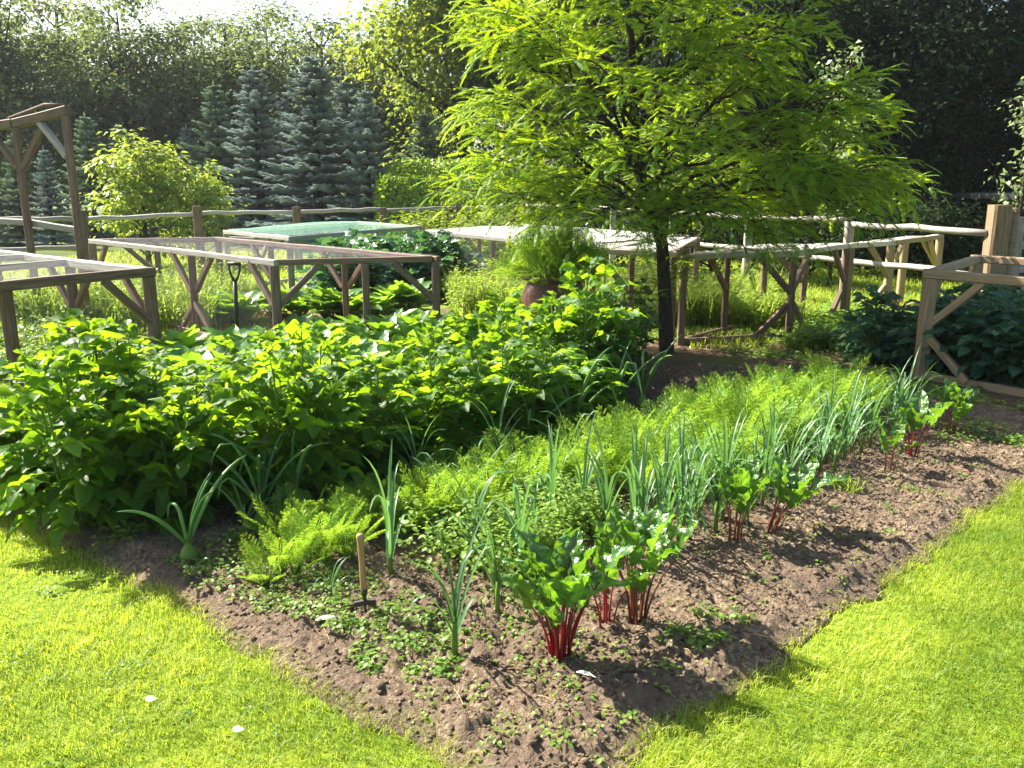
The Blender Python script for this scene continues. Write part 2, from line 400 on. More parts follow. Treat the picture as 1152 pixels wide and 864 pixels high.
def soil_z(x, y):
    s, t = to_st(x, y); i = int(np.clip((s + .45) / 5.85 * (ns - 1), 0, ns - 1)); j = int(np.clip((t + .6) / 5.6 * (ntt - 1), 0, ntt - 1))
    return float(max(hgt[i, j], 0.004))

# soil clods
rs = RS(3); A = Acc()
ico_v = []; ph = (1 + 5 ** .5) / 2
for a, b in ((1, ph), (-1, ph), (1, -ph), (-1, -ph)): ico_v += [(0, a, b), (a, b, 0), (b, 0, a)]
import bmesh
bm = bmesh.new(); bmesh.ops.create_icosphere(bm, subdivisions=1, radius=1)
IV = np.array([v.co[:] for v in bm.verts]); IF = [[v.index for v in f.verts] for f in bm.faces]; bm.free()
clod_t = [(IV * (1 + .9 * (RS(k).rand(len(IV), 1) - .5)), None, IF) for k in range(5)]
n = 60000; s = rs.rand(n) * 4.9 - .1; t = rs.rand(n) ** 1.3 * 3.0 - .35
ok = in_bed(s, t + .0) ; s = s[ok]; t = t[ok]
P = np.stack([O[0] + ER[0] * s + EL[0] * t, O[1] + ER[1] * s + EL[1] * t, np.zeros(len(s))], -1)
P[:, 2] = [soil_z(p[0], p[1]) for p in P]
size = .0022 + .013 * rs.rand(len(s)) ** 5 
size[rs.rand(len(s)) < .006] *= 1.8
for k in range(5):
    q = np.arange(len(s)) % 5 == k
    th = rs.rand(q.sum()) * 6.28; d = np.stack([np.cos(th), np.sin(th), (rs.rand(q.sum()) - .5)], -1)
    A.inst(clod_t[k], P[q], frames(d, np.tile([0, 0, 1.], (q.sum(), 1))), np.stack([size[q], size[q] * (.7 + .5 * rs.rand(q.sum())), size[q] * .7], -1), rs.rand(q.sum()))
tag(A.build('soil_clods', M['soil'], smooth=False), 'crumbly brown lumps of dry soil strewn over the dug bed', 'soil', kind='stuff')

# ------------------------------------------------------------------ grass
def blades(acc, P, hgt_, width, rs, lean=.6, tint=None):
    n = len(P); th = rs.rand(n) * 6.283; b = np.stack([np.cos(th), np.sin(th), 0 * th], -1)
    side = np.stack([-np.sin(th), np.cos(th), 0 * th], -1)
    tw = rs.rand(n)[:, None] * 1.2 - .6; side = nrm(side + b * tw)
    ln = (lean * (.3 + rs.rand(n)))[:, None]; h = hgt_[:, None]; w_ = width[:, None]
    up = np.array([0, 0, 1.])
    m_ = P + up * h * .55 + b * ln * h * .3; tip = P + up * h * (1 - .25 * ln) + b * ln * h
    V = np.stack([P - side * w_, P + side * w_, m_ + side * w_ * .8, m_ - side * w_ * .8, tip], 1).reshape(-1, 3)
    o = np.arange(n)[:, None] * 5
    if tint is None: tint = rs.rand(n)
    acc.add(V, o + np.array([[0, 1, 2, 3]]), o + np.array([[3, 2, 4]]), np.repeat(tint, 5))
rs = RS(7); A = Acc()
n = 1000000
s = rs.rand(n) * 9.5 - 2.9; t = rs.rand(n) * 8.5 - 2.9
x = O[0] + ER[0] * s + EL[0] * t; y = O[1] + ER[1] * s + EL[1] * t
fray = .14 * (rs.rand(n) ** 2 - .12)
bed = (s - fray > edge_s(t)) & (t - fray > edge_t(s))
u, v = project(np.stack([x, y, 0 * x], -1))
ok = ~bed & (y > 1.9) & (u > -260) & (u < 1410) & (v < 960) & (y < 8) & ~((s > 4.7) & (t > -.6)) & ((s < 5.3))
s, t, x, y = s[ok], t[ok], x[ok], y[ok]
clump = fbm(x * 7, y * 7, 40, 3); dry = fbm(x * 1.7, y * 1.7, 60, 3)
def spot(px, r):
    g = G(*px); return np.exp(-((x - g.x) ** 2 + (y - g.y) ** 2) / r ** 2)
dryness = np.clip(spot((955, 692), .2) * 1.5 + spot((60, 655), .35) * 1.2 + spot((900, 720), .2) * .6 + np.clip((dry - .55) * 2, 0, .4), 0, 1)
thin = rs.rand(len(x)) > dryness * .45
ok2 = thin
s, t, x, y, clump, dryness = [q[thin] for q in (s, t, x, y, clump, dryness)]
hh = (.018 + .028 * clump + .012 * rs.rand(len(x))) * (1 - .4 * dryness)
edge = np.minimum(np.abs(s - edge_s(t)) + (t < -.1) * 9, np.abs(t - edge_t(s)) + (s < -.1) * 9)
hh = hh * (1 + .9 * np.exp(-edge / .06) * rs.rand(len(x)))
tint = np.clip(.34 - .24 * np.clip(x, -1, 1.6) + .5 * rs.rand(len(x)) + 1.3 * (clump - .5) + 1.8 * (dry[ok2] - .5) + .8 * dryness, 0, 1)
blades(A, np.stack([x, y, np.full(len(x), .003)], -1), hh, .0008 + .0009 * rs.rand(len(x)), rs, 1.0, tint)
print("blades", len(x))
tag(A.build('grass', M['grass']), 'short sunlit lawn grass on both sides of the vegetable bed', 'grass', kind='stuff')
# grass farther off: between the frames and along the fence
A = Acc(); n = 90000
x = rs.rand(n) * 20 - 10; y = 7.5 + rs.rand(n) ** 1.2 * 14
s, t = to_st(x, y)
u, v = project(np.stack([x, y, 0 * x], -1))
right = (x > 1.8) & (y > 8.6); left = (x < -2.5) & (y > 9.5); mid = y > 13
ok = (right | left | mid) & (u > -150) & (u < 1300); x, y = x[ok], y[ok]
hh = .05 + .07 * fbm(x * 3, y * 3, 71, 3) * (.6 + rs.rand(len(x)))
blades(A, np.stack([x, y, np.full(len(x), .003)], -1), hh, .004 + .003 * rs.rand(len(x)), rs, .9)
tag(A.build('far_grass', M['grass']), 'bright grass between the timber frames and the rail fence', 'grass', kind='stuff')

# ------------------------------------------------------------------ crop plants
LEAF = [leaf_tpl(OVATE, 7, 3, .2, .10 + .12 * k, .10, k) for k in range(3)]
def potato(seed, H=.7, nst=7, spread=.23, mat='potato', name='potato_plant'):
    rs = RS(seed); fol = Acc(); st = Acc(); P = []; D = []; Nn = []; S = []; T = []
    for i in range(nst):
        az = i / nst * 6.283 + rs.rand() * .9; rr = spread * (.25 + .8 * rs.rand()); h = H * (.55 + .5 * rs.rand())
        b = np.array([math.cos(az), math.sin(az), 0]); top = b * rr + [0, 0, h]
        pts = bez(b * .03, b * rr * .75 + [0, 0, h * .45], top, 7)
        tube(st, pts, np.linspace(.009, .004, 7), 5, rs.rand(), False)
        nn = 15
        for k in range(nn):
            f = .2 + .8 * (k + .4 * rs.rand()) / nn; q = pts[0] * 0 + np.array([np.interp(f, np.linspace(0, 1, 7), pts[:, c]) for c in range(3)])
            la = az + k * 2.4 + rs.rand() * .5; el = .15 + .85 * f ** 1.5 + .5 * (rs.rand() - .5)
            L = (.2 + .07 * rs.rand()) * (.75 + .4 * math.sin(f * 2.8)) * (1 if f < .9 else .75)
            o = np.array([math.cos(la), math.sin(la), 0]); d0 = o * math.cos(el) + np.array([0, 0, math.sin(el)])
            path = lambda y: q + d0 * L * y + np.array([0, 0, -.32 * L * y * y])
            tang = lambda y: nrm(d0 + np.array([0, 0, -.64 * y]))
            sd_ = np.array([-o[1], o[0], 0]); up = nrm(np.cross(sd_, d0) * -1 + [0, 0, .001])
            if up[2] < 0: up = -up
            tube(st, [path(y) for y in (0, .4, .8)], [.0035, .0028, .002], 4, .6, False)
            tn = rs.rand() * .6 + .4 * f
            for y in (.42, .68, .88):
                for sg in (-1, 1):
                    dd = tang(y) * (.45 + .3 * rs.rand()) + sd_ * sg + np.array([0, 0, .25 - .5 * rs.rand()])
                    P.append(path(y)); D.append(dd); Nn.append(up + .9 * (rs.rand(3) - .5)); S.append(L * (.20 + .13 * y) * (.6 + .8 * rs.rand())); T.append(tn + .2 * (rs.rand() - .5))
            P.append(path(.95)); D.append(tang(1) + .2 * (rs.rand(3) - .5)); Nn.append(up + .7 * (rs.rand(3) - .5)); S.append(L * .40); T.append(tn)
    P, D, Nn, S, T = map(np.array, (P, D, Nn, S, T)); T = np.clip(T, 0, 1); k = rs.randint(0, 3, len(P))
    for j in range(3):
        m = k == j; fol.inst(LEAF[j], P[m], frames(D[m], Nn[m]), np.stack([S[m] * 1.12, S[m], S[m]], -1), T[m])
    e = empty(name, (0, 0, 0), 'potato plant', 'plant')
    fol.build('foliage', M[mat], e); st.build('stems', M['stem'], e)
    return e

def frond(seed):
    """one carrot leaf: bipinnate, along +y, arching to -z"""
    rs = RS(seed); A = Acc(); f = lambda y: np.array([.04 * math.sin(y * 3 + seed), y, -.28 * y * y])
    V = []
    for y in np.linspace(0, 1, 6):
        ww = .010 * (1 - .7 * y); V += [f(y) + [-ww, 0, 0], f(y) + [0, 0, ww * 1.2], f(y) + [ww, 0, 0]]
    A.add(V, [(3 * i + j, 3 * i + j + 1, 3 * i + j + 4, 3 * i + j + 3) for i in range(5) for j in range(2)], None, .6)
    P = []; D = []; S = []
    for i, y in enumerate(np.linspace(.36, .97, 9)):
        pl = .18 * math.sin(.55 + (y - .36) / .61 * 2.2) * (.85 + .3 * rs.rand())
        for sg in (-1, 1):
            d = nrm(np.array([sg, .65, -.1 - .3 * rs.rand()])); nrml = np.array([0, 0, 1.]); sd2 = nrm(np.cross(d, nrml))
            for w in (.28, .5, .7, .86, 1.0):
                base = f(y) + d * pl * w + np.array([0, 0, -.12 * pl * w * w])
                for s2 in (-1, 1):
                    P.append(base); D.append(d * .75 + sd2 * s2 * .8 + [0, 0, .35 * (rs.rand() - .5)]); S.append(pl * (.42 - .18 * w))
            P.append(f(y) + d * pl); D.append(d); S.append(pl * .3)
    P.append(f(.97)); D.append([0, 1, -.5]); S.append(.1)
    P, D, S = map(np.array, (P, D, S)); n = len(P)
    A.inst(diamond(.36, .05, .1), P, frames(D, np.tile([0, 0, 1.], (n, 1)) + .5 * (rs.rand(n, 3) - .5)), S, .25 + .6 * rs.rand(n))
    return np.concatenate(A.V), np.concatenate(A.F[4]), None
FROND = [frond(k) for k in range(4)]
def feathery(seed, n, L, el0=.75, name='carrot_plant', mat='carrot', build=True, spread=.02):
    rs = RS(seed); A = Acc(); P = []; D = []; Nn = []; S = []
    for i in range(n):
        az = i * 2.4 + rs.rand(); el = el0 + .6 * (rs.rand() - .45); l = L * (.7 + .45 * rs.rand())
        o = np.array([math.cos(az), math.sin(az), 0]); P.append(o * spread * rs.rand()); D.append(o * math.cos(el) + [0, 0, math.sin(el)])
        Nn.append(-o * math.sin(el) + [0, 0, math.cos(el)]); S.append(l)
    P, D, Nn, S = map(np.array, (P, D, Nn, S)); k = rs.randint(0, 4, n)
    for j in range(4):
        m = k == j
        A.inst(FROND[j], P[m], frames(D[m], Nn[m]), S[m], .15 + .7 * rs.rand(m.sum()))
    if not build: return A
    e = empty(name, (0, 0, 0), 'carrot', 'plant'); A.build('foliage', M[mat], e)
    st = Acc()
    for i in range(n): tube(st, [P[i] * .6, P[i] + D[i] * S[i] * .33], [.0055, .003], 4, .7, False)
    st.build('stems', M['stem'], e)
    return e

def strap(acc, base, az, el, L, w, rs, bend=.5, kink=None, tint=.5, round_=False, rows=9):
    """a leek or onion leaf: V-section strap, or a hollow tube when round_"""
    o = np.array([math.cos(az), math.sin(az), 0]); sd_ = np.array([-o[1], o[0], 0]); p = np.array(base, float); a = el
    pts = [p.copy()]; dirs = []
    for i in range(rows - 1):
        f = i / (rows - 1); a = a - bend * f * 2 / rows * 1.6
        if kink and f > kink[0]: a = a - kink[1] / rows * 3
        a = max(a, -1.25); d = o * math.cos(a) + np.array([0, 0, math.sin(a)]); p = p + d * L / (rows - 1); pts.append(p.copy()); dirs.append(d)
    pts = np.array(pts); dirs.append(dirs[-1]); dirs = np.array(dirs); pts[:, :] += sd_ * (np.linspace(0, 1, rows) ** 2 * L * .12 * (rs.rand() - .5))[:, None]
    if round_:
        tube(acc, pts, w * np.interp(np.linspace(0, 1, rows), [0, .1, .45, .9, 1], [.7, .9, 1, .5, .12]), 7, tint); return
    V = []; prof = np.interp(np.linspace(0, 1, rows), [0, .3, .8, 1], [.8, 1, .6, .05]) * w
    for i in range(rows):
        nn = np.cross(sd_, dirs[i]) * -1
        V += [pts[i] - sd_ * prof[i] + nn * prof[i] * .55, pts[i], pts[i] + sd_ * prof[i] + nn * prof[i] * .55]
    acc.add(V, [(3 * i + j, 3 * i + j + 1, 3 * i + j + 4, 3 * i + j + 3) for i in range(rows - 1) for j in range(2)], None, tint)

def leek(seed, H=.5):
    rs = RS(seed); e = empty('leek_plant', (0, 0, 0), 'leek', 'plant'); A = Acc(); S = Acc()
    tube(S, [(0, 0, -.01), (0, 0, .10), (0, 0, .16)], [.013, .012, .011], 7, .8)
    az0 = rs.rand() * 6.28
    for i in range(8):
        az = az0 + (i % 2) * math.pi + .5 * (rs.rand() - .5); f = i / 7
        strap(A, (0, 0, .05 + .09 * f), az, 1.05 + .38 * f + .12 * rs.rand(), H * (.7 + .3 * f + .1 * rs.rand()), .0075 + .004 * rs.rand(), rs, .4 + .8 * rs.rand() * (1 - .5 * f), (.4 + .4 * rs.rand(), .5 + rs.rand() * 2.4) if rs.rand() < .5 else None, rs.rand())
    A.build('leaves', M['leek'], e); S.build('shaft', M['stem'], e); return e
def onion(seed, H=.4, n=6):
    rs = RS(seed); e = empty('onion_plant', (0, 0, 0), 'onion', 'plant'); B = Acc()
    lathe(B, [(.001, -.02), (.028, -.01), (.035, .012), (.026, .035), (.013, .055), (.011, .08), (.004, .1)], 12, .8)
    for i in range(n):
        A = Acc()
        strap(A, (0, 0, .05), i * 2.4 + rs.rand(), .95 + .45 * rs.rand(), H * (.7 + .5 * rs.rand()), .005 + .0035 * rs.rand(), rs, .3 + .5 * rs.rand(), (.35 + .35 * rs.rand(), 1.5 + 2.5 * rs.rand()) if rs.rand() < .4 else None, rs.rand(), True, 11)
        A.build('leaf', M['onion'], e)
    B.build('bulb', M['stem'], e); return e

def blade_leaf(L, W, rs, ruffle=.10, droop=.5, nr=18, nc=9):
    """big crinkled leaf blade (chard, spinach, cabbage) along +y"""
    V = []; ph_ = rs.rand() * 6
    for y in np.linspace(0, 1, nr):
        w_ = np.interp(y, [0, .1, .3, .6, .85, 1], [.12, .62, .95, .9, .55, .06])
        for x in np.linspace(-1, 1, nc):
            z = .16 * abs(x) * w_ - droop * y ** 2 * .7 + ruffle * (abs(x) ** 2) * math.sin(y * 20 + ph_ + x * 2.5) + ruffle * .45 * math.sin(y * 19 + ph_ * 2) * math.cos(x * 5 + ph_) + ruffle * .12 * (rs.rand() - .5)
            V.append((x * w_ * W, y * L + .02 * L * math.sin(x * 9 + ph_) * abs(x), z * L * .8))
    F = [(i * nc + j, i * nc + j + 1, (i + 1) * nc + j + 1, (i + 1) * nc + j) for i in range(nr - 1) for j in range(nc - 1)]
    return np.array(V), F, None
def chard(seed, H, n, stalk='chard_stalk', lean=(0, 0), thick=.008, leafL=.24, full=True):
    rs = RS(seed); e = empty('chard_plant', (0, 0, 0), 'chard', 'plant')
    for i in range(n):
        az = i * 2.4 + rs.rand() * .6; ring = (i + .5) / n; out_ = .3 + .7 * ring * rs.rand() + .45 * ring
        o = np.array([math.cos(az), math.sin(az), 0]); h = H * (.62 - .30 * ring * rs.rand())
        tip = o * out_ * h * .65 + np.array([lean[0] * h, lean[1] * h, h]); mid = o * .25 * out_ * h + np.array([lean[0] * h * .35, lean[1] * h * .35, h * .55])
        S = Acc(); b = o * (.012 + .035 * ring) ; pts = bez(b + [0, 0, -.015], mid, tip, 7); th_ = thick * (.7 + .6 * rs.rand())
        tube(S, pts, np.linspace(th_, th_ * .45, 7), 7, rs.rand(), True)
        d = nrm(pts[-1] - pts[-2]); d = nrm(d + o * .15 + .35 * (rs.rand(3) - .5) + np.array([0, 0, .6 - .6 * ring * rs.rand()])); nn = -o * .8 + np.array([0, 0, .75]) + .5 * (rs.rand(3) - .5)
        A = Acc(); l = leafL * (.85 + .45 * rs.rand()); dr = .25 + .8 * rs.rand() ** 2; fr_ = frames(d[None], nn[None])
        A.inst(blade_leaf(1, .28 + .08 * rs.rand(), rs, .10, dr), tip[None] - d * .01, fr_, [l], [rs.rand()])
        ys = np.linspace(0, .8, 6); rib = np.stack([0 * ys, ys * l, (-dr * .56 * ys ** 2) * l + .0025], -1) @ fr_[0].T + tip - d * .01
        tube(S, rib, np.linspace(th_ * .42, .0009, 6), 5, .4, False)
        so_ = S.build('stalk', M[stalk], e)
        A.build('leaf', M['chard'], so_)
    return e
def rosette(seed, n, L, W, H, mat, name, nr=8, up=.9):
    rs = RS(seed); e = empty(name, (0, 0, 0), name, 'plant'); A = Acc(); S = Acc()
    for i in range(n):
        az = i * 2.4 + rs.rand() * .5; f = i / n; el = up * (.45 + .65 * f) + .25 * (rs.rand() - .5)
        o = np.array([math.cos(az), math.sin(az), 0]); d = o * math.cos(el) + np.array([0, 0, math.sin(el)]); l0 = H * (.5 + .3 * rs.rand())
        tip = d * l0 + [0, 0, .02]; tube(S, [(0, 0, 0), tip * .5, tip], [.009, .006, .005], 5, rs.rand(), False)
        A.inst(blade_leaf(1, W / L, rs, .06, .35 + .6 * rs.rand(), nr, 5), tip[None], frames((d + o * .25)[None], (-o * math.sin(el) + [0, 0, math.cos(el)] + .3 * (rs.rand(3) - .5))[None]), [L * (.7 + .5 * rs.rand())], [rs.rand()])
    A.build('leaves', M[mat], e); S.build('stems', M['stem'], e); return e

# potatoes: five rows inside the bed, each row running away to the right
KP = Kind([lambda k=k: potato(50 + k, .66 + .04 * (k % 3), 7 + k % 3) for k in range(6)])
rs = RS(12); GP = 'potato plants in the dense patch'
for r_, t0 in enumerate((2.5, 3.0, 3.5, 4.0, 4.4)):
    cnt = 0
    for i, s0 in enumerate(np.arange(-.1 if r_ else .42, 4.4 if r_ < 3 else 4.1, .46)):
        s = s0 + .1 * (rs.rand() - .5); t = t0 + .2 * (rs.rand() - .5) + (.28 * max(0, .9 - s) if r_ == 0 else 0) + (-.06 * s)
        p = ST(s, t); sc = .98 + .16 * rs.rand() - (.12 if s < .3 else 0) - (.05 if r_ == 0 else 0)
        tm = np.interp(s, [0, 1.1, 1.4, 2.6, 3.0, 5], [4.5, 4.4, 3.25, 3.25, 3.75, 3.8])
        if t > tm: continue
        if r_ and 1.2 < s < 3.0: sc *= .9
        if r_ >= 2 and s > 3.2: sc *= .8
        if project(np.array([[p[0], p[1], .4]]))[0][0] > 668: continue
        szv = (.74 + .55 * rs.rand() ** 1.3) * (1.2 if s < 1.4 and r_ < 2 else 1) * (.95 if r_ >= 2 and s < 1.5 else 1)
        if r_ == 0: lab = f'{ORD[cnt]} leafy potato plant from the left lawn along the shaded front edge of the patch'
        elif i == 0: lab = f'bushy potato plant at the lawn end of the {ORD[r_]} potato row counted from the carrots'
        else: lab = 'bright green bushy potato plant in the thick of the patch, leaves touching its neighbours'
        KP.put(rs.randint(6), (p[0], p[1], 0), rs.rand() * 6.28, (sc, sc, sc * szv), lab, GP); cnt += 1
# taller broad beans at the far end, by the mulch path
def bean(seed):
    rs = RS(seed); e = empty('bean_plant', (0, 0, 0), 'bean', 'plant'); A = Acc(); S = Acc(); P = []; D = []; Nn = []; Z = []
    for i in range(5):
        az = i * 1.3 + rs.rand(); b = np.array([math.cos(az), math.sin(az), 0]); h = .58 * (.8 + .4 * rs.rand()); pts = bez(b * .04, b * .1 + [0, 0, h * .5], b * .18 + [0, 0, h], 6)
        tube(S, pts, .006, 5, .4, False)
        for k in range(16):
            f = .12 + .88 * k / 15; q = np.array([np.interp(f, np.linspace(0, 1, 6), pts[:, c]) for c in range(3)]); a = k * 2.4 + rs.rand()
            o = np.array([math.cos(a), math.sin(a), .25 - .5 * rs.rand()])
            for m in range(2): P.append(q + o * .03 * m); D.append(o + .5 * (rs.rand(3) - .5)); Nn.append(np.array([0, 0, 1]) + .7 * (rs.rand(3) - .5)); Z.append(.085 + .03 * rs.rand())
    P, D, Nn, Z = map(np.array, (P, D, Nn, Z)); A.inst(LEAF[0], P, frames(D, Nn), np.stack([Z, Z, Z], -1), rs.rand(len(P)) * .7)
    A.build('foliage', M['bean'], e); S.build('stems', M['stem'], e); return e
KB = Kind([lambda k=k: bean(80 + k) for k in range(3)])
for i, (u, v) in enumerate([(668, 458), (690, 446), (706, 434), (655, 436), (678, 424), (700, 414)]):
    g = G(u, v); KB.put(i, (g.x, g.y, 0), i * 1.1, 1 + .1 * (i % 3), 'upright broad bean plant at the end of the potato patch nearest the feathery tree', 'broad beans by the tree')
# spinach beet under and in front of the timber frame
KS = Kind([lambda k=k: rosette(90 + k, 26, .21, .085, .20, 'spinach', 'spinach_plant', 8, 1.42) for k in range(4)])
rs = RS(15)
for r_, t0 in enumerate((3.75, 4.15, 4.55, 4.95, 5.35, 5.75)):
    for i, s0 in enumerate(np.arange(1.5 if r_ < 3 else 1.95, 3.1 if r_ < 2 else 4.5, .36)):
        p = ST(s0 + .1 * (rs.rand() - .5), t0 - .1 * s0 + .3 + .1 * (rs.rand() - .5))
        KS.put(rs.randint(4), (p[0], p[1], 0), rs.rand() * 6.28, 1 + .25 * rs.rand(), 'broad-leaved spinach beet in the rows between the potatoes and the netted frame', 'spinach beet plants')
for i, (s0, t0) in enumerate([(1.35, 4.25), (1.75, 4.45), (1.5, 4.75), (1.9, 4.95), (1.2, 4.65), (1.65, 5.2)]):
    p = ST(s0, t0); KS.put(i, (p[0], p[1], 0), i * 1.9, 1.25, 'broad-leaved spinach beet filling the corner before the left front frame', 'spinach beet by the left frame')
# carrots
KC = Kind([lambda k=k: feathery(110 + k, 14, .31, 1.2) for k in range(5)])
rs = RS(16); GC1 = 'carrots in the row beside the potatoes'; GC2 = 'carrots in the tall row behind the leeks'
near = [(300, 668), (318, 655), (335, 662), (352, 640), (366, 650), (378, 632), (392, 640), (408, 618), (424, 612), (440, 606), (350, 612), (322, 628), (398, 604)]
for i, (u, v) in enumerate(near):
    g = G(u, v); sc = .62 + .25 * rs.rand() + .006 * i
    KC.put(i, (g.x, g.y, soil_z(g.x, g.y)), rs.rand() * 6.28, sc, 'short feathery carrot in the sunlit clump just left of the wooden-handled hand tool', 'carrots beside the hand tool')
mid = [(470, 600), (492, 588), (515, 600), (535, 578), (560, 590), (580, 570), (602, 585), (625, 560), (648, 572), (505, 560), (548, 552), (590, 545), (455, 622), (478, 566)]
for i, (u, v) in enumerate(mid):
    g = G(u, v); KC.put(i, (g.x, g.y, soil_z(g.x, g.y)), rs.rand() * 6.28, .6 + .3 * rs.rand(), 'feathery carrot growing loosely among the low yellow-green weeds', 'carrots among the weeds')
for s0 in np.arange(.95, 4.4, .17):
    for q in range(2):
        p = ST(s0 + .08 * (rs.rand() - .5), 1.66 - .04 * s0 + .16 * (rs.rand() - .5) - .14 * q); sc = .7 + .4 * rs.rand() + .03 * s0
        KC.put(rs.randint(5), (p[0], p[1], soil_z(*p)), rs.rand() * 6.28, sc, 'feathery carrot in the long row running along the dark side of the potato patch', GC1)
for s0 in np.arange(2.0, 4.75, .155):
    for q in range(2):
        p = ST(s0 + .08 * (rs.rand() - .5), 1.08 - .03 * s0 + .16 * (rs.rand() - .5) + .2 * q); sc = .82 + .45 * rs.rand() + .03 * (s0 - 2)
        KC.put(rs.randint(5), (p[0], p[1], soil_z(*p)), rs.rand() * 6.28, sc, 'tall bright feathery carrot in the thick row behind the leeks', GC2)
# leeks
KL = Kind([lambda k=k: leek(130 + k, .50 + .05 * (k % 2)) for k in range(5)])
rs = RS(17)
for i in range(13):
    p = ST(1.42 + .055 * i + .05 * rs.rand(), .72 + .15 * (rs.rand() - .5) - .004 * i)
    KL.put(rs.randint(5), (p[0], p[1], soil_z(*p)), rs.rand() * 6.28, .74 + .2 * rs.rand(), 'tall leek with strap leaves in the dense clump behind the second pair of chard', 'leeks in the dense clump')
for i, s0 in enumerate(np.arange(2.2, 4.6, .1)):
    p = ST(s0 + .05 * (rs.rand() - .5), .64 + .14 * (rs.rand() - .5) - .03 * (s0 - 2))
    KL.put(rs.randint(5), (p[0], p[1], soil_z(*p)), rs.rand() * 6.28, .66 + .2 * rs.rand(), 'slim leek in the thin row between the tall carrots and the bare soil', 'leeks in the thin row')
for i, (u, v, sc, lab) in enumerate([
        (512, 752, .9, 'splayed young leek beside the low green weeds near the bed corner'),
        (560, 700, .8, 'leek with drooping grey leaves left of the big red-stalked chard'),
        (585, 668, .85, 'leek directly behind the biggest red-stalked chard'),
        (440, 660, .9, 'leek just right of the wooden-handled hand tool'),
        (498, 612, .7, 'leek among the low yellow weeds behind the hand tool'),
        (552, 590, .7, 'leek in front of the long carrot row, leaning outward'),
        (620, 610, .85, 'leek standing alone between the weeds and the leek clump'),
        (655, 600, .85, 'leek at the near end of the dense leek clump'),
        (530, 640, .8, 'upright leek in the middle of the low weeds'), (600, 642, .7, 'slim leek just behind the largest chard'), (682, 622, .85, 'leek in front of the dense leek clump'),
        (560, 545, .8, 'leek poking up through the carrots near the potatoes'), (640, 545, .85, 'leek among carrots behind the dense leek clump'), (470, 560, .75, 'leek at the near end of the long carrot row'),
        (374, 690, .35, 'tiny leek seedling on bare soil left of the hand tool')]):
    g = G(u, v); KL.put(i, (g.x, g.y, soil_z(g.x, g.y)), i * 1.7, sc, lab, 'scattered leeks')
# onions
KO = Kind([lambda k=k: onion(150 + k, .36 + .05 * (k % 3), 6 + k % 2) for k in range(4)])
for i, (u, v, sc, lab) in enumerate([
        (214, 640, 1.2, 'lone onion with curved hollow leaves next to the left lawn edge'),
        (296, 598, 1.35, 'onion with thick kinked leaves in front of the potatoes'),
        (330, 588, 1.5, 'onion with tall upright leaves beside the kinked onion'),
        (278, 606, .8, 'flopped onion lying low in the potato shade'),
        (598, 512, 1.4, 'onion with one leaf bent right over at the potato edge'),
        (645, 500, 1.6, 'tallest onion standing between carrots and dark potatoes'),
        (690, 474, 1.5, 'onion with leaning leaves near the broad beans'),
        (722, 464, 1.5, 'onion farthest along the potato edge, by the beans'),
        (575, 545, .9, 'onion half hidden at the carrot row end')]):
    g = G(u, v); KO.put(i, (g.x, g.y, soil_z(g.x, g.y)), i * 2.1, sc, lab, 'onions along the potato edge')
# red-stalked chard along the right side of the bed
for (u, v, H_, n_, seed, st_, lean, ll, lab) in [
        (630, 752, .44, 20, 1, 'chard_stalk', (-.02, 0), .175, 'largest red-stalked chard with crinkled glossy leaves, at the bed corner'),
        (682, 714, .30, 7, 2, 'chard_stalk', (0, 0), .13, 'small scarlet-stalked chard squeezed between two larger chard'),
        (716, 708, .44, 13, 3, 'brown_stalk', (.03, 0), .17, 'tall chard with brownish stalks just behind the largest one'),
        (825, 622, .34, 9, 4, 'brown_stalk', (-.04, .02), .16, 'chard with pale backlit leaves beside the leek clump'),
        (866, 606, .31, 9, 5, 'brown_stalk', (.5, .05), .18, 'chard leaning over to the right on bare soil'),
        (998, 541, .27, 6, 6, 'brown_stalk', (0, 0), .13, 'small thin chard nearest the single grassy tuft'),
        (1024, 520, .36, 8, 7, 'chard_stalk', (.05, 0), .17, 'red-ribbed chard second from the far end of the row'),
        (1068, 494, .33, 10, 8, 'brown_stalk', (.05, 0), .16, 'dark-stalked chard at the far end of the row')]:
    g = G(u, v); c = chard(200 + seed, H_, n_, st_, lean, .0065 if n_ > 12 else .0052, ll)
    place(c, (g.x, g.y, soil_z(g.x, g.y)), seed * 1.0 if abs(lean[0]) < .2 else 0, (.82, .82, 1.02), lab, 'chard row')
# grey-green cabbages in the potato shade
KG = Kind([lambda: rosette(300, 11, .24, .16, .12, 'brassica', 'cabbage_plant', 9, .75), lambda: rosette(301, 9, .18, .12, .1, 'brassica', 'cabbage_plant', 9, .8)])
for i, (u, v, sc, lab) in enumerate([(392, 548, 1.0, 'spreading grey-green cabbage in the potato shade behind the sunlit carrots'), (470, 505, .85, 'small grey-green cabbage deep in the shade of the potatoes')]):
    g = G(u, v); KG.put(i, (g.x, g.y, 0), i, sc, lab, 'cabbages under the potatoes')
g = G(952, 562); A = Acc(); rs = RS(5)
blades(A, np.stack([g.x + .05 * rs.randn(90), g.y + .05 * rs.randn(90), np.full(90, .02)], -1), .08 + .08 * rs.rand(90), np.full(90, .004), rs, .7)
tag(A.build('grass_tuft', M['long_grass']), 'single tuft of coarse grass on the bare soil right of the leaning chard', 'grass tuft')

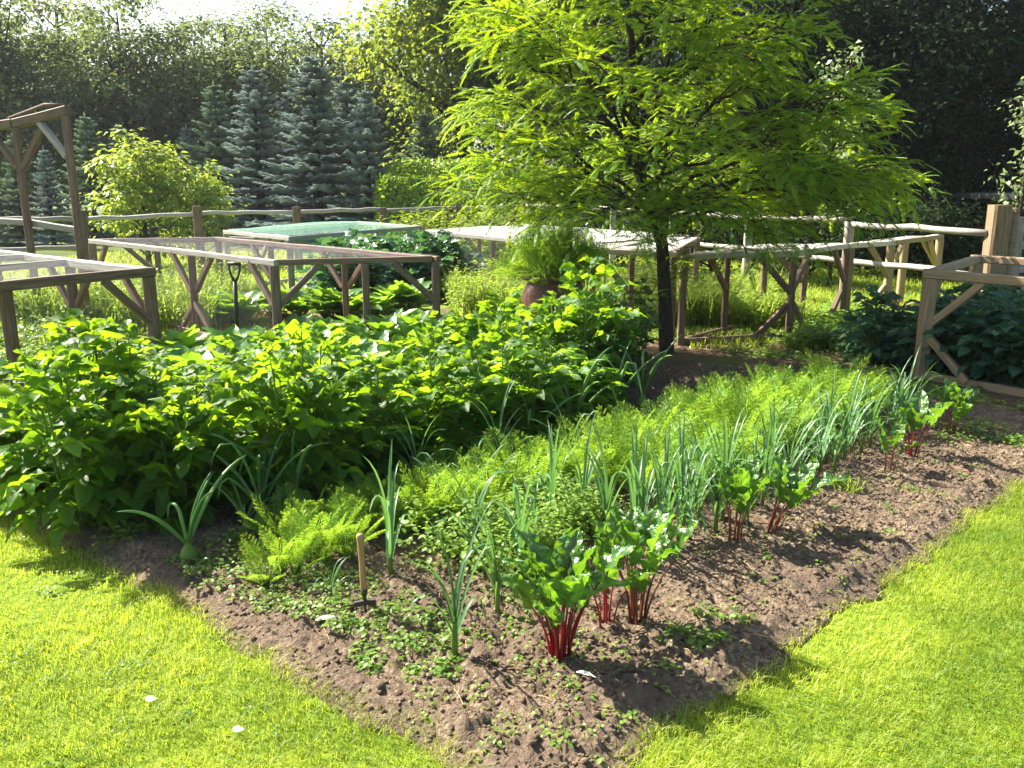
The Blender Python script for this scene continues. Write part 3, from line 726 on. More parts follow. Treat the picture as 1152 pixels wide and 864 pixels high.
# weeds on the soil
WL = leaf_tpl(([0, .2, .55, .85, 1], [.04, .3, .42, .25, .0]), 4, 3, .15, .3)
def weed_cloud(acc, C, rad, hgt_, nl, size, rs, tintb=.5):
    n = len(C); k = np.repeat(np.arange(n), nl); m = len(k); th = rs.rand(m) * 6.283; r_ = rad[k] * np.sqrt(rs.rand(m))
    o = np.stack([np.cos(th), np.sin(th), 0 * th], -1); z = hgt_[k] * (.25 + .75 * rs.rand(m)) * (1 - .5 * (r_ / rad[k]) ** 2)
    P = C[k] + o * r_[:, None]; P[:, 2] += z
    th2 = th + 1.4 * (rs.rand(m) - .5) * 2; D = np.stack([np.cos(th2), np.sin(th2), .5 * (rs.rand(m) - .4)], -1)
    Nn = np.array([0, 0, 1.]) + .8 * (rs.rand(m, 3) - .5); S = size * (.6 + .8 * rs.rand(m))
    acc.inst(WL, P, frames(D, Nn), np.stack([S, S, S], -1), np.clip(tintb + .8 * (rs.rand(m) - .5), 0, 1))
def stpts(s, t): return np.stack([O[0] + ER[0] * s + EL[0] * t, O[1] + ER[1] * s + EL[1] * t, np.array([soil_z(*ST(a, b)) for a, b in zip(s, t)])], -1)
rs = RS(21); A = Acc()
n = 85; weed_cloud(A, stpts(.75 + 1.0 * rs.rand(n), .95 + .5 * rs.rand(n)), .06 + .06 * rs.rand(n), .10 + .24 * rs.rand(n), 60, .026, rs, .75)   # yellow-green mass behind the hand tool
n = 24; weed_cloud(A, stpts(.12 + .4 * rs.rand(n), .66 + .55 * rs.rand(n)), np.full(n, .055), .02 + .03 * rs.rand(n), 40, .02, rs, .4)
n = 85; weed_cloud(A, stpts(.03 + .5 * rs.rand(n), 1.25 + 1.0 * rs.rand(n)), .04 + .04 * rs.rand(n), .02 + .05 * rs.rand(n), 24, .018, rs, .55)
n = 95; weed_cloud(A, stpts(.05 + .75 * rs.rand(n), .0 + .95 * rs.rand(n)), .02 + .05 * rs.rand(n), .008 + .03 * rs.rand(n) ** 2, 9, .016, rs, .7)
n = 150; weed_cloud(A, stpts(.2 + 4.5 * rs.rand(n), -.05 + 1.5 * rs.rand(n) ** 1.5), .02 + .05 * rs.rand(n), .01 + .03 * rs.rand(n), 9, .016, rs, .5)
n = 12; weed_cloud(A, stpts(.95 + .3 * rs.rand(n), .05 + .22 * rs.rand(n)), .04 + .03 * rs.rand(n), .02 + .02 * rs.rand(n), 20, .022, rs, .3)
n = 26; weed_cloud(A, stpts(4.3 + .6 * rs.rand(n), -.25 + .55 * rs.rand(n)), .06 + .06 * rs.rand(n), .03 + .06 * rs.rand(n), 24, .024, rs, .5)
n = 70; L_ = stpts(-1.6 * rs.rand(n) - .05, .3 + 3.2 * rs.rand(n)); L_[:, 2] = .012; weed_cloud(A, L_, .03 + .05 * rs.rand(n), .012 + .01 * rs.rand(n), 16, .014, rs, .2)
n = 60; L_ = stpts(.3 + 4.2 * rs.rand(n), -.4 - 1.5 * rs.rand(n)); L_[:, 2] = .012; weed_cloud(A, L_, .03 + .05 * rs.rand(n), .012 + .01 * rs.rand(n), 16, .014, rs, .2)
n = 30; weed_cloud(A, stpts(-.1 + .5 * rs.rand(n), 2.5 + .9 * rs.rand(n)), .06 + .05 * rs.rand(n), .04 + .06 * rs.rand(n), 20, .026, rs, .2)
tag(A.build('weeds', M['weed']), 'small leafy weeds scattered over the soil of the bed', 'weeds', kind='stuff')
# low ground cover round the tree and over the mulch
A = Acc(); n = 900; s = 4.5 + 4.5 * rs.rand(n); t = -.8 + 5.0 * rs.rand(n)
x = O[0] + ER[0] * s + EL[0] * t; y = O[1] + ER[1] * s + EL[1] * t
ok = (fbm(x * 1.3, y * 1.3, 77, 3) > .56) | ((y > 9.3) & (fbm(x * 1.3, y * 1.3, 77, 3) > .42)); x, y = x[ok], y[ok]; n = len(x)
weed_cloud(A, np.stack([x, y, 0 * x + .01], -1), .08 + .08 * rs.rand(n), .03 + .06 * rs.rand(n), 22, .035, rs, .5)
tag(A.build('ground_cover', M['weed']), 'low green ground cover spreading over the mulch round the tree', 'ground cover', kind='stuff')
# dry stalks and scraps on the soil
A = Acc(); n = 90; P = stpts(.1 + 4.2 * rs.rand(n), .0 + 1.2 * rs.rand(n)); P[:, 2] += .012
for p in P:
    a = rs.rand() * 6.28; L = .03 + .08 * rs.rand(); d = np.array([math.cos(a), math.sin(a), .1 * (rs.rand() - .3)]); tube(A, [p, p + d * L * .5 + [0, 0, .006], p + d * L], .0013, 4, rs.rand(), False)
tag(A.build('plant_litter', M['handle']), 'pale dry stalks littering the soil', 'litter', kind='stuff')
for (u, v, L, a, lab) in [(356, 717, .10, .35, 'pale dry sliver lying on the soil near the left lawn edge'), (648, 774, .07, -.4, 'whitish dead leaf lying at the foot of the largest chard')]:
    g = G(u, v); A = Acc(); A.inst(leaf_tpl(LANCE, 6, 3, .2, .15, .03), np.zeros((1, 3)), frames(np.array([[math.cos(a), math.sin(a), .1]]), np.array([[0, 0, 1.]])), [L], [.5])
    o = A.build('fallen_leaf', M['pale'], None, (g.x, g.y, soil_z(g.x, g.y) + .012)); tag(o, lab, 'leaf')
for (u, v, lab) in [(165, 799, 'whiter of the two fallen petals on the left lawn'), (263, 834, 'greyish fallen petal nearest the bottom of the left lawn')]:
    g = G(u, v); A = Acc(); A.inst(leaf_tpl(OVATE, 5, 3, .2, .1, .04), np.zeros((1, 3)), frames(np.array([[1, .3, .1]]), np.array([[0, -.3, 1.]])), [.035], [.5]); A.inst(leaf_tpl(OVATE, 5, 3, .2, .1, .04), np.zeros((1, 3)), frames(np.array([[.4, 1, .1]]), np.array([[0, -.3, 1.]])), [.03], [.5])
    tag(A.build('fallen_petal', M['pale'], None, (g.x, g.y, .035)), lab, 'petal', 'fallen petals')

# ------------------------------------------------------------------ timber
def beam(name, p0, p1, w, h, mat, parent, rs=random, roll=0):
    p0 = Vector(p0); p1 = Vector(p1); d = p1 - p0; L = d.length
    w *= 1 + .06 * (rs.random() - .5); h *= 1 + .06 * (rs.random() - .5)
    bm = bmesh.new(); n = max(2, int(L / .45)); rows = []
    for i in range(n + 1):
        x = L * i / n; oy = (rs.random() - .5) * .008; oz = (rs.random() - .5) * .008
        if i in (0, n): oy = oz = 0
        c = .12 * min(w, h)
        ring = [(-w / 2 + c, -h / 2), (w / 2 - c, -h / 2), (w / 2, -h / 2 + c), (w / 2, h / 2 - c), (w / 2 - c, h / 2), (-w / 2 + c, h / 2), (-w / 2, h / 2 - c), (-w / 2, -h / 2 + c)]
        rows.append([bm.verts.new((x, a + oy, b + oz)) for a, b in ring])
    for i in range(n):
        for j in range(8):
            k = (j + 1) % 8; bm.faces.new((rows[i][j], rows[i][k], rows[i + 1][k], rows[i + 1][j]))
    bm.faces.new(rows[0][::-1]); bm.faces.new(rows[-1])
    bmesh.ops.recalc_face_normals(bm, faces=bm.faces[:])
    me = bpy.data.meshes.new(name); bm.to_mesh(me); bm.free(); me.materials.append(mat)
    o = bpy.data.objects.new(name, me); COL.objects.link(o)
    x = d.normalized(); up = Vector((0, 0, 1)) if abs(x.z) < .95 else Vector((math.cos(roll), math.sin(roll), 0))
    y = up.cross(x).normalized(); z = x.cross(y)
    mw = Matrix((x, y, z)).transposed().to_4x4(); mw.translation = p0
    if parent: o.parent = parent; o.matrix_local = Matrix.Translation(-Vector(parent.location)) @ mw
    else: o.matrix_world = mw
    return o
def net(name, quad, mat, parent, sag=.0, n=10):
    q = [Vector(p) for p in quad]; me = bpy.data.meshes.new(name); V = []; UV = []
    a = (q[1] - q[0]).length; b = (q[3] - q[0]).length
    for i in range(n + 1):
        for j in range(n + 1):
            f, g = i / n, j / n; p = q[0].lerp(q[1], f).lerp(q[3].lerp(q[2], f), g)
            p = p - Vector(parent.location) + Vector((0, 0, -sag * 16 * f * (1 - f) * g * (1 - g) + .02 * (random.random() - .5)))
            V.append(p[:]); UV.append((f * a, g * b, 0))
    Fs = [(i * (n + 1) + j, (i + 1) * (n + 1) + j, (i + 1) * (n + 1) + j + 1, i * (n + 1) + j + 1) for i in range(n) for j in range(n)]
    me.from_pydata(V, [], Fs); at = me.attributes.new('net_uv', 'FLOAT_VECTOR', 'POINT'); at.data.foreach_set('vector', [c for p in UV for c in p])
    for p in me.polygons: p.use_smooth = True
    me.materials.append(mat); o = bpy.data.objects.new(name, me); COL.objects.link(o); o.parent = parent; return o

CH = .946
def frame(name, corners, label, mat, posts=(), braces=(), bars=(), h=CH, pw=.078, rw=.058, top=None, sides=(), side_mat=None, base=(0, 1, 2, 3), skip_rail=(), rail_mats={}, group='netted timber crop frames', sag=.03):
    """corners: four (x, y) round the top; posts: (side, fraction); braces: (side, fraction, direction, upper?)"""
    c = [Vector((p[0], p[1], 0)) for p in corners]; cen = sum(c, Vector()) / 4
    e = empty(name, (cen.x, cen.y, 0), label, 'crop frame', group); mt = M[mat]; rnd = random.Random(len(label))
    at = lambda sd_, f: c[sd_].lerp(c[(sd_ + 1) % 4], f)
    for p in c: beam('post', p, p + Vector((0, 0, h - rw)), pw, pw, mt, e, rnd)
    posts = list(posts) + [q for q in dict.fromkeys((b_[0], b_[1]) for b_ in braces) if q[1] not in (0, 1) and q not in posts]
    for sd_, f in posts: p = at(sd_, f); beam('post', p, p + Vector((0, 0, h - rw)), pw * .85, pw * .85, mt, e, rnd)
    for i in range(4):
        a, b = c[i], c[(i + 1) % 4]; d = (b - a).normalized(); ext = d * pw * .55
        m_ = M[rail_mats.get(i, mat)]
        if i not in skip_rail:
            a2, b2 = (a - ext, b + ext) if i % 2 == 0 else (a + ext * .95, b - ext * .95)
            beam('top_rail', a2 + Vector((0, 0, h - rw / 2)), b2 + Vector((0, 0, h - rw / 2 + .004 * (i % 2))), rw, rw, m_, e, rnd)
        if i in base: beam('base_rail', a + ext + Vector((0, 0, .04)), b - ext + Vector((0, 0, .04)), .05, .07, mt, e, rnd)
    for sd_, f, dr, upper in braces:
        p = at(sd_, f); d = (c[(sd_ + 1) % 4] - c[sd_]).normalized() * dr; nrm_ = Vector((-d.y, d.x, 0)) * .012 * (1 if upper else -1)
        Lb = .40 * h
        if upper: beam('brace', p + nrm_ + Vector((0, 0, h - rw - Lb)) + d * pw * .42, p + nrm_ + d * (Lb + .05) + Vector((0, 0, h - rw + .005)), .05, .06, mt, e, rnd)
        else: beam('brace', p + nrm_ + Vector((0, 0, Lb)) + d * pw * .42, p + nrm_ + d * (Lb + .02) + Vector((0, 0, .05)), .05, .06, mt, e, rnd)
    for sa, fa, sb, fb in bars:
        beam('cross_bar', at(sa, fa) + Vector((0, 0, h - rw * .45)), at(sb, fb) + Vector((0, 0, h - rw * .45)), .05, .06, M['grey_lit_wood'], e, rnd)
    if top: net('netting', [p + Vector((0, 0, h + .006)) for p in c], M[top], e, sag)
    for i in sides:
        a, b = c[i], c[(i + 1) % 4]; off = (a + b - 2 * cen).normalized() * (pw * .5 + .006)
        net('side_netting', [a + off, b + off, b + off + Vector((0, 0, h - .02)), a + off + Vector((0, 0, h - .02))], M[side_mat or 'side_net'], e, 0, 6)
    return e
def xy(u, v, z=CH): g = G(u, v, z); return Vector((g.x, g.y, 0))

# left front frame
b = xy(166, 301); a = xy(4, 316); a2 = a + (a - b) * .55; c_ = xy(-8, 281)
side = (c_ - b) * 1.0
frame('crop_frame', [a2, b, b + side, a2 + side], 'brown timber crop frame at the left edge, its front rail nearest the potatoes', 'wood',
      posts=[(0, (a2 - a).length / (a2 - b).length), (1, .45), (2, .5)], braces=[(0, 1, -1, True), (1, .45, -1, True), (1, .45, 1, True), (1, 0, 1, True), (1, .45, 1, False), (1, .45, -1, False), (2, .5, 1, True), (2, .5, -1, False), (2, 0, 1, False)],
      bars=[(1, .45, 3, .55), (1, .75, 3, .25)], top='net', sides=(1, 2), pw=.09, rw=.078, rail_mats={1: 'grey_lit_wood'})
# long middle frame
A_, B_, C_ = xy(103, 269), xy(308, 292), xy(490, 288); D_ = A_ + (C_ - B_)
frame('crop_frame', [A_, B_, C_, D_], 'long grey-railed crop frame with clear net, the spade standing before it', 'wood',
      posts=[(0, .62), (1, .55), (2, .35), (2, .7), (3, .5)], braces=[(0, 0, 1, True), (0, 0, 1, False), (0, .62, -1, True), (0, .62, 1, True), (0, .62, -1, False), (0, .62, 1, False), (0, 1, -1, True), (1, 0, 1, True), (1, 1, -1, True), (2, .35, 1, True), (2, .35, -1, True), (2, .7, 1, True), (3, .5, 1, True)],
      top='net', sides=(0,), rail_mats={0: 'grey_lit_wood'}, base=(0, 2, 3))
# green-netted frame behind it
a, b, c_ = xy(254, 259), xy(325, 266), xy(474, 254)
frame('crop_frame', [a, b, c_, a + (c_ - b)], 'crop frame covered in green netting behind the long middle frame', 'grey_lit_wood', posts=[(1, .5)], braces=[(0, .5, 1, True), (1, .5, 1, True), (1, .5, -1, True), (1, 1, -1, True)],
      top='green_net', sides=(1, 2), side_mat='green_side', sag=-.08)
# row of pale frames on the right, behind the tree
a, b, c_ = xy(478, 259), xy(655, 275), xy(668, 262)
frame('crop_frame', [a, b, b + Vector((1.6, 1.9, 0)), a + Vector((1.6, 1.9, 0))], 'pale-railed crop frame right of the green-netted one, behind the potted plant', 'wood', posts=[(0, .5), (2, .5)], braces=[(0, 0, 1, True), (0, .5, -1, False), (3, .5, 1, True)],
      top='glare_net', sides=(0,), rail_mats={0: 'grey_lit_wood', 2: 'grey_lit_wood'}, base=())
a, b = xy(667, 279), xy(758, 283)
frame('crop_frame', [a, b, b + Vector((.75, 2.4, 0)), a + Vector((.1, 2.4, 0))], 'small white-topped crop frame directly behind the tree trunk', 'wood', pw=.07, posts=[(0, .5)], braces=[(0, .5, -1, True), (1, .5, 1, True), (1, .5, -1, True)],
      bars=[(0, .2, 2, .3)], top='glare_net', sides=(0,), rail_mats={0: 'grey_lit_wood', 2: 'grey_lit_wood'}, base=())
a, b, c_ = xy(770, 286), xy(894, 282.6), xy(953, 274.2)
frame('crop_frame', [a, b, c_, a + (c_ - b) * 1.25], 'white-topped crop frame right of the tree trunk, full of wild grass', 'wood', pw=.07, posts=[(2, .5)], braces=[(0, 1, -1, True), (0, 1, -1, False), (1, 0, 1, True), (1, 0, 1, False), (2, .5, 1, True), (1, 1, -1, True), (1, 1, -1, False), (3, .5, 1, True)],
      bars=[(0, .4, 2, .6), (1, .5, 3, .5)], top='glare_net', sides=(), rail_mats={0: 'glare_rail', 1: 'glare_rail', 2: 'grey_lit_wood'}, base=(0, 3))
a, b, c_ = xy(957, 273.6), xy(1003, 271), xy(1058, 264.3)
frame('crop_frame', [a, b, c_, a + (c_ - b)], 'pale new-timber crop frame standing open on the sunny grass', 'new_wood', pw=.085, braces=[(0, 1, -1, True), (0, 1, -1, False), (1, 0, 1, True), (1, 0, 1, False), (1, 1, -1, True), (2, 0, 1, True)],
      top='glare_net', base=(1,), rail_mats={0: 'glare_rail'})
# right frame with the dark brassicas
a = xy(1048, 303); b = a + (xy(1152, 311) - a) * 2.2; back = xy(1100, 287) - a
RF = frame('crop_frame', [a, b, b + back, a + back], 'pale timber crop frame at the right edge, full of dark leafy brassicas', 'new_wood', posts=[(0, .6), (2, .5)], braces=[(0, 0, 1, True), (0, 0, 1, False), (3, 1, -1, True)],
      top='side_net', pw=.1, rw=.075, base=(0, 2), sag=.0)
rf_a, rf_b, rf_back = a, b, back
# tall frame at the far left
p1 = PD(17, 139, 10.4); p2 = PD(73, 124, 10.1); g1 = Vector((p1.x, p1.y, 0)); g2 = Vector((p2.x, p2.y, 0)); far = g1 + (g1 - g2) * 1.5 
e = empty('garden_arch', (g2.x, g2.y, 0), 'tall brown timber frame rising above the left crop frame', 'timber frame')
hz = min(p1.z, p2.z); up = lambda g_, z: g_ + Vector((0, 0, z))
for g_, z in ((g1, p1.z), (g2, p2.z), (far, p1.z - .1)): beam('post', g_, up(g_, z - .05), .072, .072, M['wood'], e)
beam('top_rail', up(g2 + (g2 - g1) * .06, p2.z), up(g1, p1.z), .09, .1, M['wood'], e); beam('top_rail', up(g1 + (g1 - far) * -.02, p1.z + .002), up(far, p1.z - .09), .09, .1, M['wood'], e)
dv = (g1 - g2).normalized()
beam('brace', up(g2 + dv * .05, p2.z - .5), up(g2 + dv * .45, p2.z - .07), .06, .07, M['grey_lit_wood'], e)
beam('brace', up(g1 - dv * .05, p1.z - .5), up(g1 - dv * .42, p1.z - .06), .06, .07, M['wood'], e); beam('brace', up(g1 + dv * .05, p1.z - .5), up(g1 + dv * .42, p1.z - .06), .06, .07, M['wood'], e)
beam('mid_rail', up(g2 + Vector((0, .07, 0)), 1.12), up(g1 + Vector((0, .07, 0)), 1.2), .05, .07, M['grey_lit_wood'], e); beam('mid_rail', up(g1 + Vector((0, .075, 0)), 1.2), up(far + Vector((0, .07, 0)), 1.22), .05, .07, M['grey_lit_wood'], e)
A = Acc(); tube(A, [up(g2, p2.z + .06), up(g2 + dv * .3, p2.z + .065), up(g2 + dv * .9, p1.z + .065)], [.012, .022, .010], 8, .3)
for q in A.V: q -= np.array(e.location, np.float32)
A.build('rolled_net', M['wood'], e)

# fence of round split rails
def pole(name, p0, p1, r, mat, parent, rs, n=6, bow=.03):
    A = Acc(); p0 = np.array(p0, float); p1 = np.array(p1, float); f = np.linspace(0, 1, n); loc = np.array(parent.location)
    pts = p0 + (p1 - p0) * f[:, None]; pts[1:-1, 2] += bow * .5 * (rs.rand(n - 2) - .3); pts[:, :] -= loc
    tube(A, pts, r * (1 + .2 * (rs.rand(n) - .5)), 8, .5, True, .15, rs); A.build(name, mat, parent)
rs = RS(31)
def fence(name, P0, P1, n, label, heights, ph_, pr, rmat, extra=0, rmat_post=None, last=True):
    P0 = np.array(P0); P1 = np.array(P1); e = empty(name, (P0[0], P0[1], 0), label, 'fence', 'rail fence')
    for i in range(-extra, n + 1):
        pm = M['wood'] if rmat_post is None else rmat_post
        p = P0 + (P1 - P0) * i / n; o = [p[0], p[1]]
        if last or i < n: beam('post', (*o, -.02), (*o, ph_ * (1 + .04 * rs.randn() * .5)), pr, pr, pm, e)
        if i < n:
            q = P0 + (P1 - P0) * (i + 1) / n
            for hh_ in heights: pole('rail', (*p, hh_ + .03 * rs.randn() * .6), (*q, hh_ + .03 * rs.randn() * .6), .036, rmat, e, rs, 7, .06)
    return e
fence('rail_fence', (-6.9, 14.2), (.3, 20), 5, 'weathered post and rail fence in front of the blue spruces', (1.12, .66), 1.22, .13, M['grey_lit_wood'], 2)
fence('rail_fence', (.3, 20.0), (5.03, 9.31), 6, 'pale post and rail fence running from behind the tree to the thick gatepost', (1.16, .68), 1.2, .10, M['grey_lit_wood'], 0, M['grey_lit_wood'], False)
e = empty('gate_post', (5.12, 9.3, 0), 'thick pale oak gatepost behind the right crop frame', 'post')
beam('post', (5.12, 9.3, -.02), (5.12, 9.3, 1.43), .185, .185, M['oak_post'], e); A = Acc(); tube(A, [(.17, .06, 0), (.17, .06, .7), (.17, .06, 1.40)], [.075, .07, .068], 10, .5); A.build('side_post', M['oak_post'], e)
e = empty('field_gate', (5.4, 9.4, 0), 'pale barred gate hung on the thick oak gatepost', 'gate')
ga = Vector((5.42, 9.45, 0)); gb = Vector((8.2, 8.6, 0))
for z in (.25, .5, .75, 1.0, 1.22): beam('bar', ga + Vector((0, 0, z)), gb + Vector((0, 0, z)), .035, .08, M['grey_lit_wood'], e)
for p in (ga, gb): beam('upright', p + Vector((0, -.04, .18)), p + Vector((0, -.04, 1.3)), .04, .08, M['grey_lit_wood'], e)
beam('brace', ga + Vector((0, -.045, 1.2)), ga.lerp(gb, .6) + Vector((0, -.045, .25)), .03, .08, M['grey_lit_wood'], e)
e = empty('garden_shed', (9.2, 15.5, 0), 'low dark shed beyond the gatepost at the right', 'shed')
beam('wall', (8.6, 15.5, .55), (10.8, 15.5, .55), 1.4, 1.1, M['shed'], e); beam('roof', (8.2, 15.5, 1.43), (11.2, 15.5, 1.5), 1.9, .09, M['shed'], e)
beam('corner_post', (8.4, 14.75, 0), (8.4, 14.75, 1.38), .09, .09, M['shed'], e); beam('corner_post', (10.9, 14.75, 0), (10.9, 14.75, 1.38), .09, .09, M['shed'], e)

# ------------------------------------------------------------------ tools and pot
g = G(412, 702); e = empty('hand_fork', (g.x, g.y, soil_z(g.x, g.y) - .01), 'small hand fork stuck upright in the soil by its worn wooden handle', 'garden tool')
A = Acc(); lathe(A, [(.0, .105), (.013, .105), (.0145, .13), (.0135, .2), (.0125, .26), (.0135, .31), (.0155, .335), (.015, .347), (.009, .353), (0, .354)], 14)
A.build('handle', M['handle'], e)
A = Acc(); lathe(A, [(.0, .06), (.007, .06), (.008, .08), (.0135, .09), (.0142, .118), (0, .119)], 12); A.build('ferrule', M['iron'], e)
beam('crossbar', Vector(e.location) + Vector((-.045, 0, .05)), Vector(e.location) + Vector((.045, 0, .052)), .014, .022, M['iron'], e)
for dx in (-.038, 0, .038):
    A = Acc(); tube(A, [(dx, 0, .05), (dx * 1.1, -.012, .01), (dx * 1.1, -.008, -.06)], [.006, .005, .002], 6); A.build('tine', M['iron'], e)
e.rotation_euler = (.03, -.03, .2); e.scale = (.92, .92, .95)
g = PD(258, 297, 8.0); gx, gy = g.x, g.y
e = empty('garden_spade', (gx + .02, gy, 0), 'black-handled spade standing upright among the leaves before the long frame', 'garden tool')
zt = g.z
A = Acc(); tube(A, [(0, 0, .2), (0, 0, zt - .16)], [.022, .019], 10); A.build('shaft', M['dark'], e)
A = Acc(); tube(A, [(-.062, 0, zt), (0, 0, zt + .003), (.062, 0, zt)], .0175, 10); A.build('grip', M['dark'], e)
A = Acc()
for sx in (-1, 1): tube(A, [(0, 0, zt - .17), (sx * .035, 0, zt - .11), (sx * .054, 0, zt - .05), (sx * .055, 0, zt)], [.016, .011, .010, .010], 8)
A.build('yoke', M['dark'], e)
bmv = Acc(); V = [(-.09, 0, .25), (.09, 0, .25), (.09, .012, .1), (-.09, .012, .1), (.075, .015, -.03), (-.075, .015, -.03)]
V = V + [(x, y - .006, z) for x, y, z in V]; bmv.add(V, [(0, 1, 2, 3), (3, 2, 4, 5), (6, 9, 8, 7), (9, 11, 10, 8), (0, 6, 7, 1), (1, 7, 8, 2), (2, 8, 10, 4), (0, 3, 9, 6), (3, 5, 11, 9), (5, 4, 10, 11)]); bmv.build('blade', M['iron'], e, smooth=False)
e.rotation_euler = (0, .03, -.25)

pc = PD(624, 320, 8.7); px_, py_ = pc.x, 8.7; ptop = pc.z + .09
e = empty('clay_pot', (px_, py_, 0), 'large round brown clay pot behind the potato patch', 'pot')
A = Acc(); k = ptop
lathe(A, [(0, .0), (.18, .0), (.21, .02), (.27, k * .3), (.325, k * .58), (.33, k * .72), (.29, k * .88), (.27, k * .93), (.30, k * .95), (.32, k * .97), (.315, k), (.27, k * .995), (.25, k * .93), (0, k * .92)], 40); A.build('pot_body', M['clay'], e)
A = Acc(); lathe(A, [(.249, 0), (0.2, .02), (0, .03)], 24, z0=k * .925); A.build('potting_soil', M['soil'], e)
pe = empty('potted_plant', (px_, py_, ptop - .03), 'bushy feathery plant spilling over the brown clay pot', 'plant'); A = Acc(); rs = RS(44)
for i in range(26):
    f = feathery(400 + i, 9, .36, 1.05, build=False, mat='carrot', spread=.04); a = i * 2.4; r_ = .24 * math.sqrt((i + .5) / 26)
    A.merge(f, Matrix.Translation((math.cos(a) * r_, math.sin(a) * r_, 0)) @ Matrix.Rotation(.9 * r_ / .24 * .8, 4, Vector((-math.sin(a), math.cos(a), 0))))
A.build('foliage', M['carrot'], pe).scale = (1.15, 1.15, 1.4); S = Acc()
for i in range(40): a = rs.rand() * 6.28; r_ = .2 * rs.rand(); tube(S, [(math.cos(a) * r_, math.sin(a) * r_, -.03), (math.cos(a) * r_ * 1.9, math.sin(a) * r_ * 1.9, .2)], .004, 4, .5, False)
S.build('stems', M['stem'], pe)

# ------------------------------------------------------------------ wild growth inside the frames
def tall_growth(name, label, region, n, hmin, hmax, leafy, seed, mat='long_grass', z0=.0):
    rs = RS(seed); x, y = region(rs, n); A = Acc()
    hh_ = hmin + (hmax - hmin) * fbm(x * 2.2, y * 2.2, seed, 3) * (.5 + .8 * rs.rand(n))
    blades(A, np.stack([x, y, 0 * x], -1), hh_, .004 + .004 * rs.rand(n), rs, .55)
    B = A
    m = int(n * leafy); q = rs.randint(0, n, m)
    if m:
        C = np.stack([x[q], y[q], hh_[q] * .5 * rs.rand(m)], -1)
        weed_cloud(B, C, .05 + .06 * rs.rand(m), .08 + hh_[q] * .5, 10, .045, rs, .5)
    o = A.build(name, M[mat]); tag(o, label, 'undergrowth', kind='stuff')
def box_region(x0, x1, y0, y1): return lambda rs, n: (x0 + (x1 - x0) * rs.rand(n), y0 + (y1 - y0) * rs.rand(n))
def quad_region(q): 
    q = [np.array([p[0], p[1]]) for p in q]
    def f(rs, n):
        a, b = rs.rand(n)[:, None], rs.rand(n)[:, None]; p = (q[0] * (1 - a) + q[1] * a) * (1 - b) + (q[3] * (1 - a) + q[2] * a) * b
        return p[:, 0], p[:, 1]
    return f
tall_growth('tall_weeds', 'tall wild grass and weeds growing inside the frames right of the tree', quad_region([G(660, 372), G(905, 372), (3.6, 12.2), (.7, 12.5)]), 6500, .15, .75, .35, 61)
tall_growth('tall_weeds', 'wild plants behind the pale frame left of the tree', quad_region([(-.6, 10.6), (.9, 9.8), (1.2, 13), (-1.2, 13.5)]), 3000, .2, .8, .5, 62)
tall_growth('tall_weeds', 'tall yellow-green grass behind the long middle frame', quad_region([(-6.6, 10.2), (-3.4, 9.7), (-3.6, 12.6), (-7.2, 12.4)]), 5500, .2, .75, .3, 63)
tall_growth('tall_weeds', 'dim weeds growing inside the left front frame', quad_region([(-5.6, 6.5), (-3.5, 7.8), (-4.8, 9.6), (-7.5, 8.8)]), 2600, .1, .4, .4, 64, 'weed')
tall_growth('tall_weeds', 'weeds in the sun between the open frame and the tree', quad_region([G(880, 392), G(1010, 400), G(1020, 362), G(930, 352)]), 2500, .04, .22, .5, 65, 'weed')
# leafy rows under the green net and behind
KK = Kind([lambda k=k: potato(320 + k, .5, 7, .22, 'brassica', 'kale_plant') for k in range(3)])
rs = RS(23)
for i in range(24):
    a = rs.rand(); b_ = rs.rand(); p = np.array([-2.3, 11.6]) * (1 - a) + np.array([-.8, 12.6]) * a + np.array([-.6, 1.6]) * b_ * .8
    KK.put(i, (p[0], p[1], 0), rs.rand() * 6, 1.2 + .5 * rs.rand(), 'dark leafy kale in the bed between the long frame and the green netting', 'kale under the green netting')
for i in range(12):
    p = np.array([-3.6 + 2.5 * (i / 12) + .2 * rs.rand(), 10.0 + 1.0 * rs.rand()])
    KS.put(i, (p[0], p[1], 0), rs.rand() * 6, 1.1 + .3 * rs.rand(), 'large leafy beet growing beneath the net of the long frame', 'leafy beets under the long frame')
# brassicas in the right frame
for i in range(26):
    f = (i % 9) / 8 * .78 + .02 * rs.rand(); b_ = (.22 + .33 * (i // 9)) + .06 * rs.rand()
    p = rf_a + (rf_b - rf_a) * (f + .04) + rf_back * b_
    lab = 'dark blue-green brassica in the front row inside the right-hand crop frame' if i < 9 else 'dark blue-green brassica behind the front row inside the right-hand crop frame'
    KK.put(i, (p.x, p.y, 0), rs.rand() * 6, (1.15 + .3 * rs.rand(), 1.15 + .3 * rs.rand(), 1.0 + .25 * rs.rand()), lab, 'brassicas in the right frame, front row' if i < 9 else 'brassicas in the right frame, back rows')
for i, (dx, dy, sc) in enumerate([(-.1, .75, .85), (.1, 1.1, 1.05)]):
    KK.put(i, (rf_a.x + dx, rf_a.y + dy, 0), i * 2, sc, ('lower' if i == 0 else 'taller') + ' brassica pushing out past the post of the right frame', 'brassicas outside the right frame')

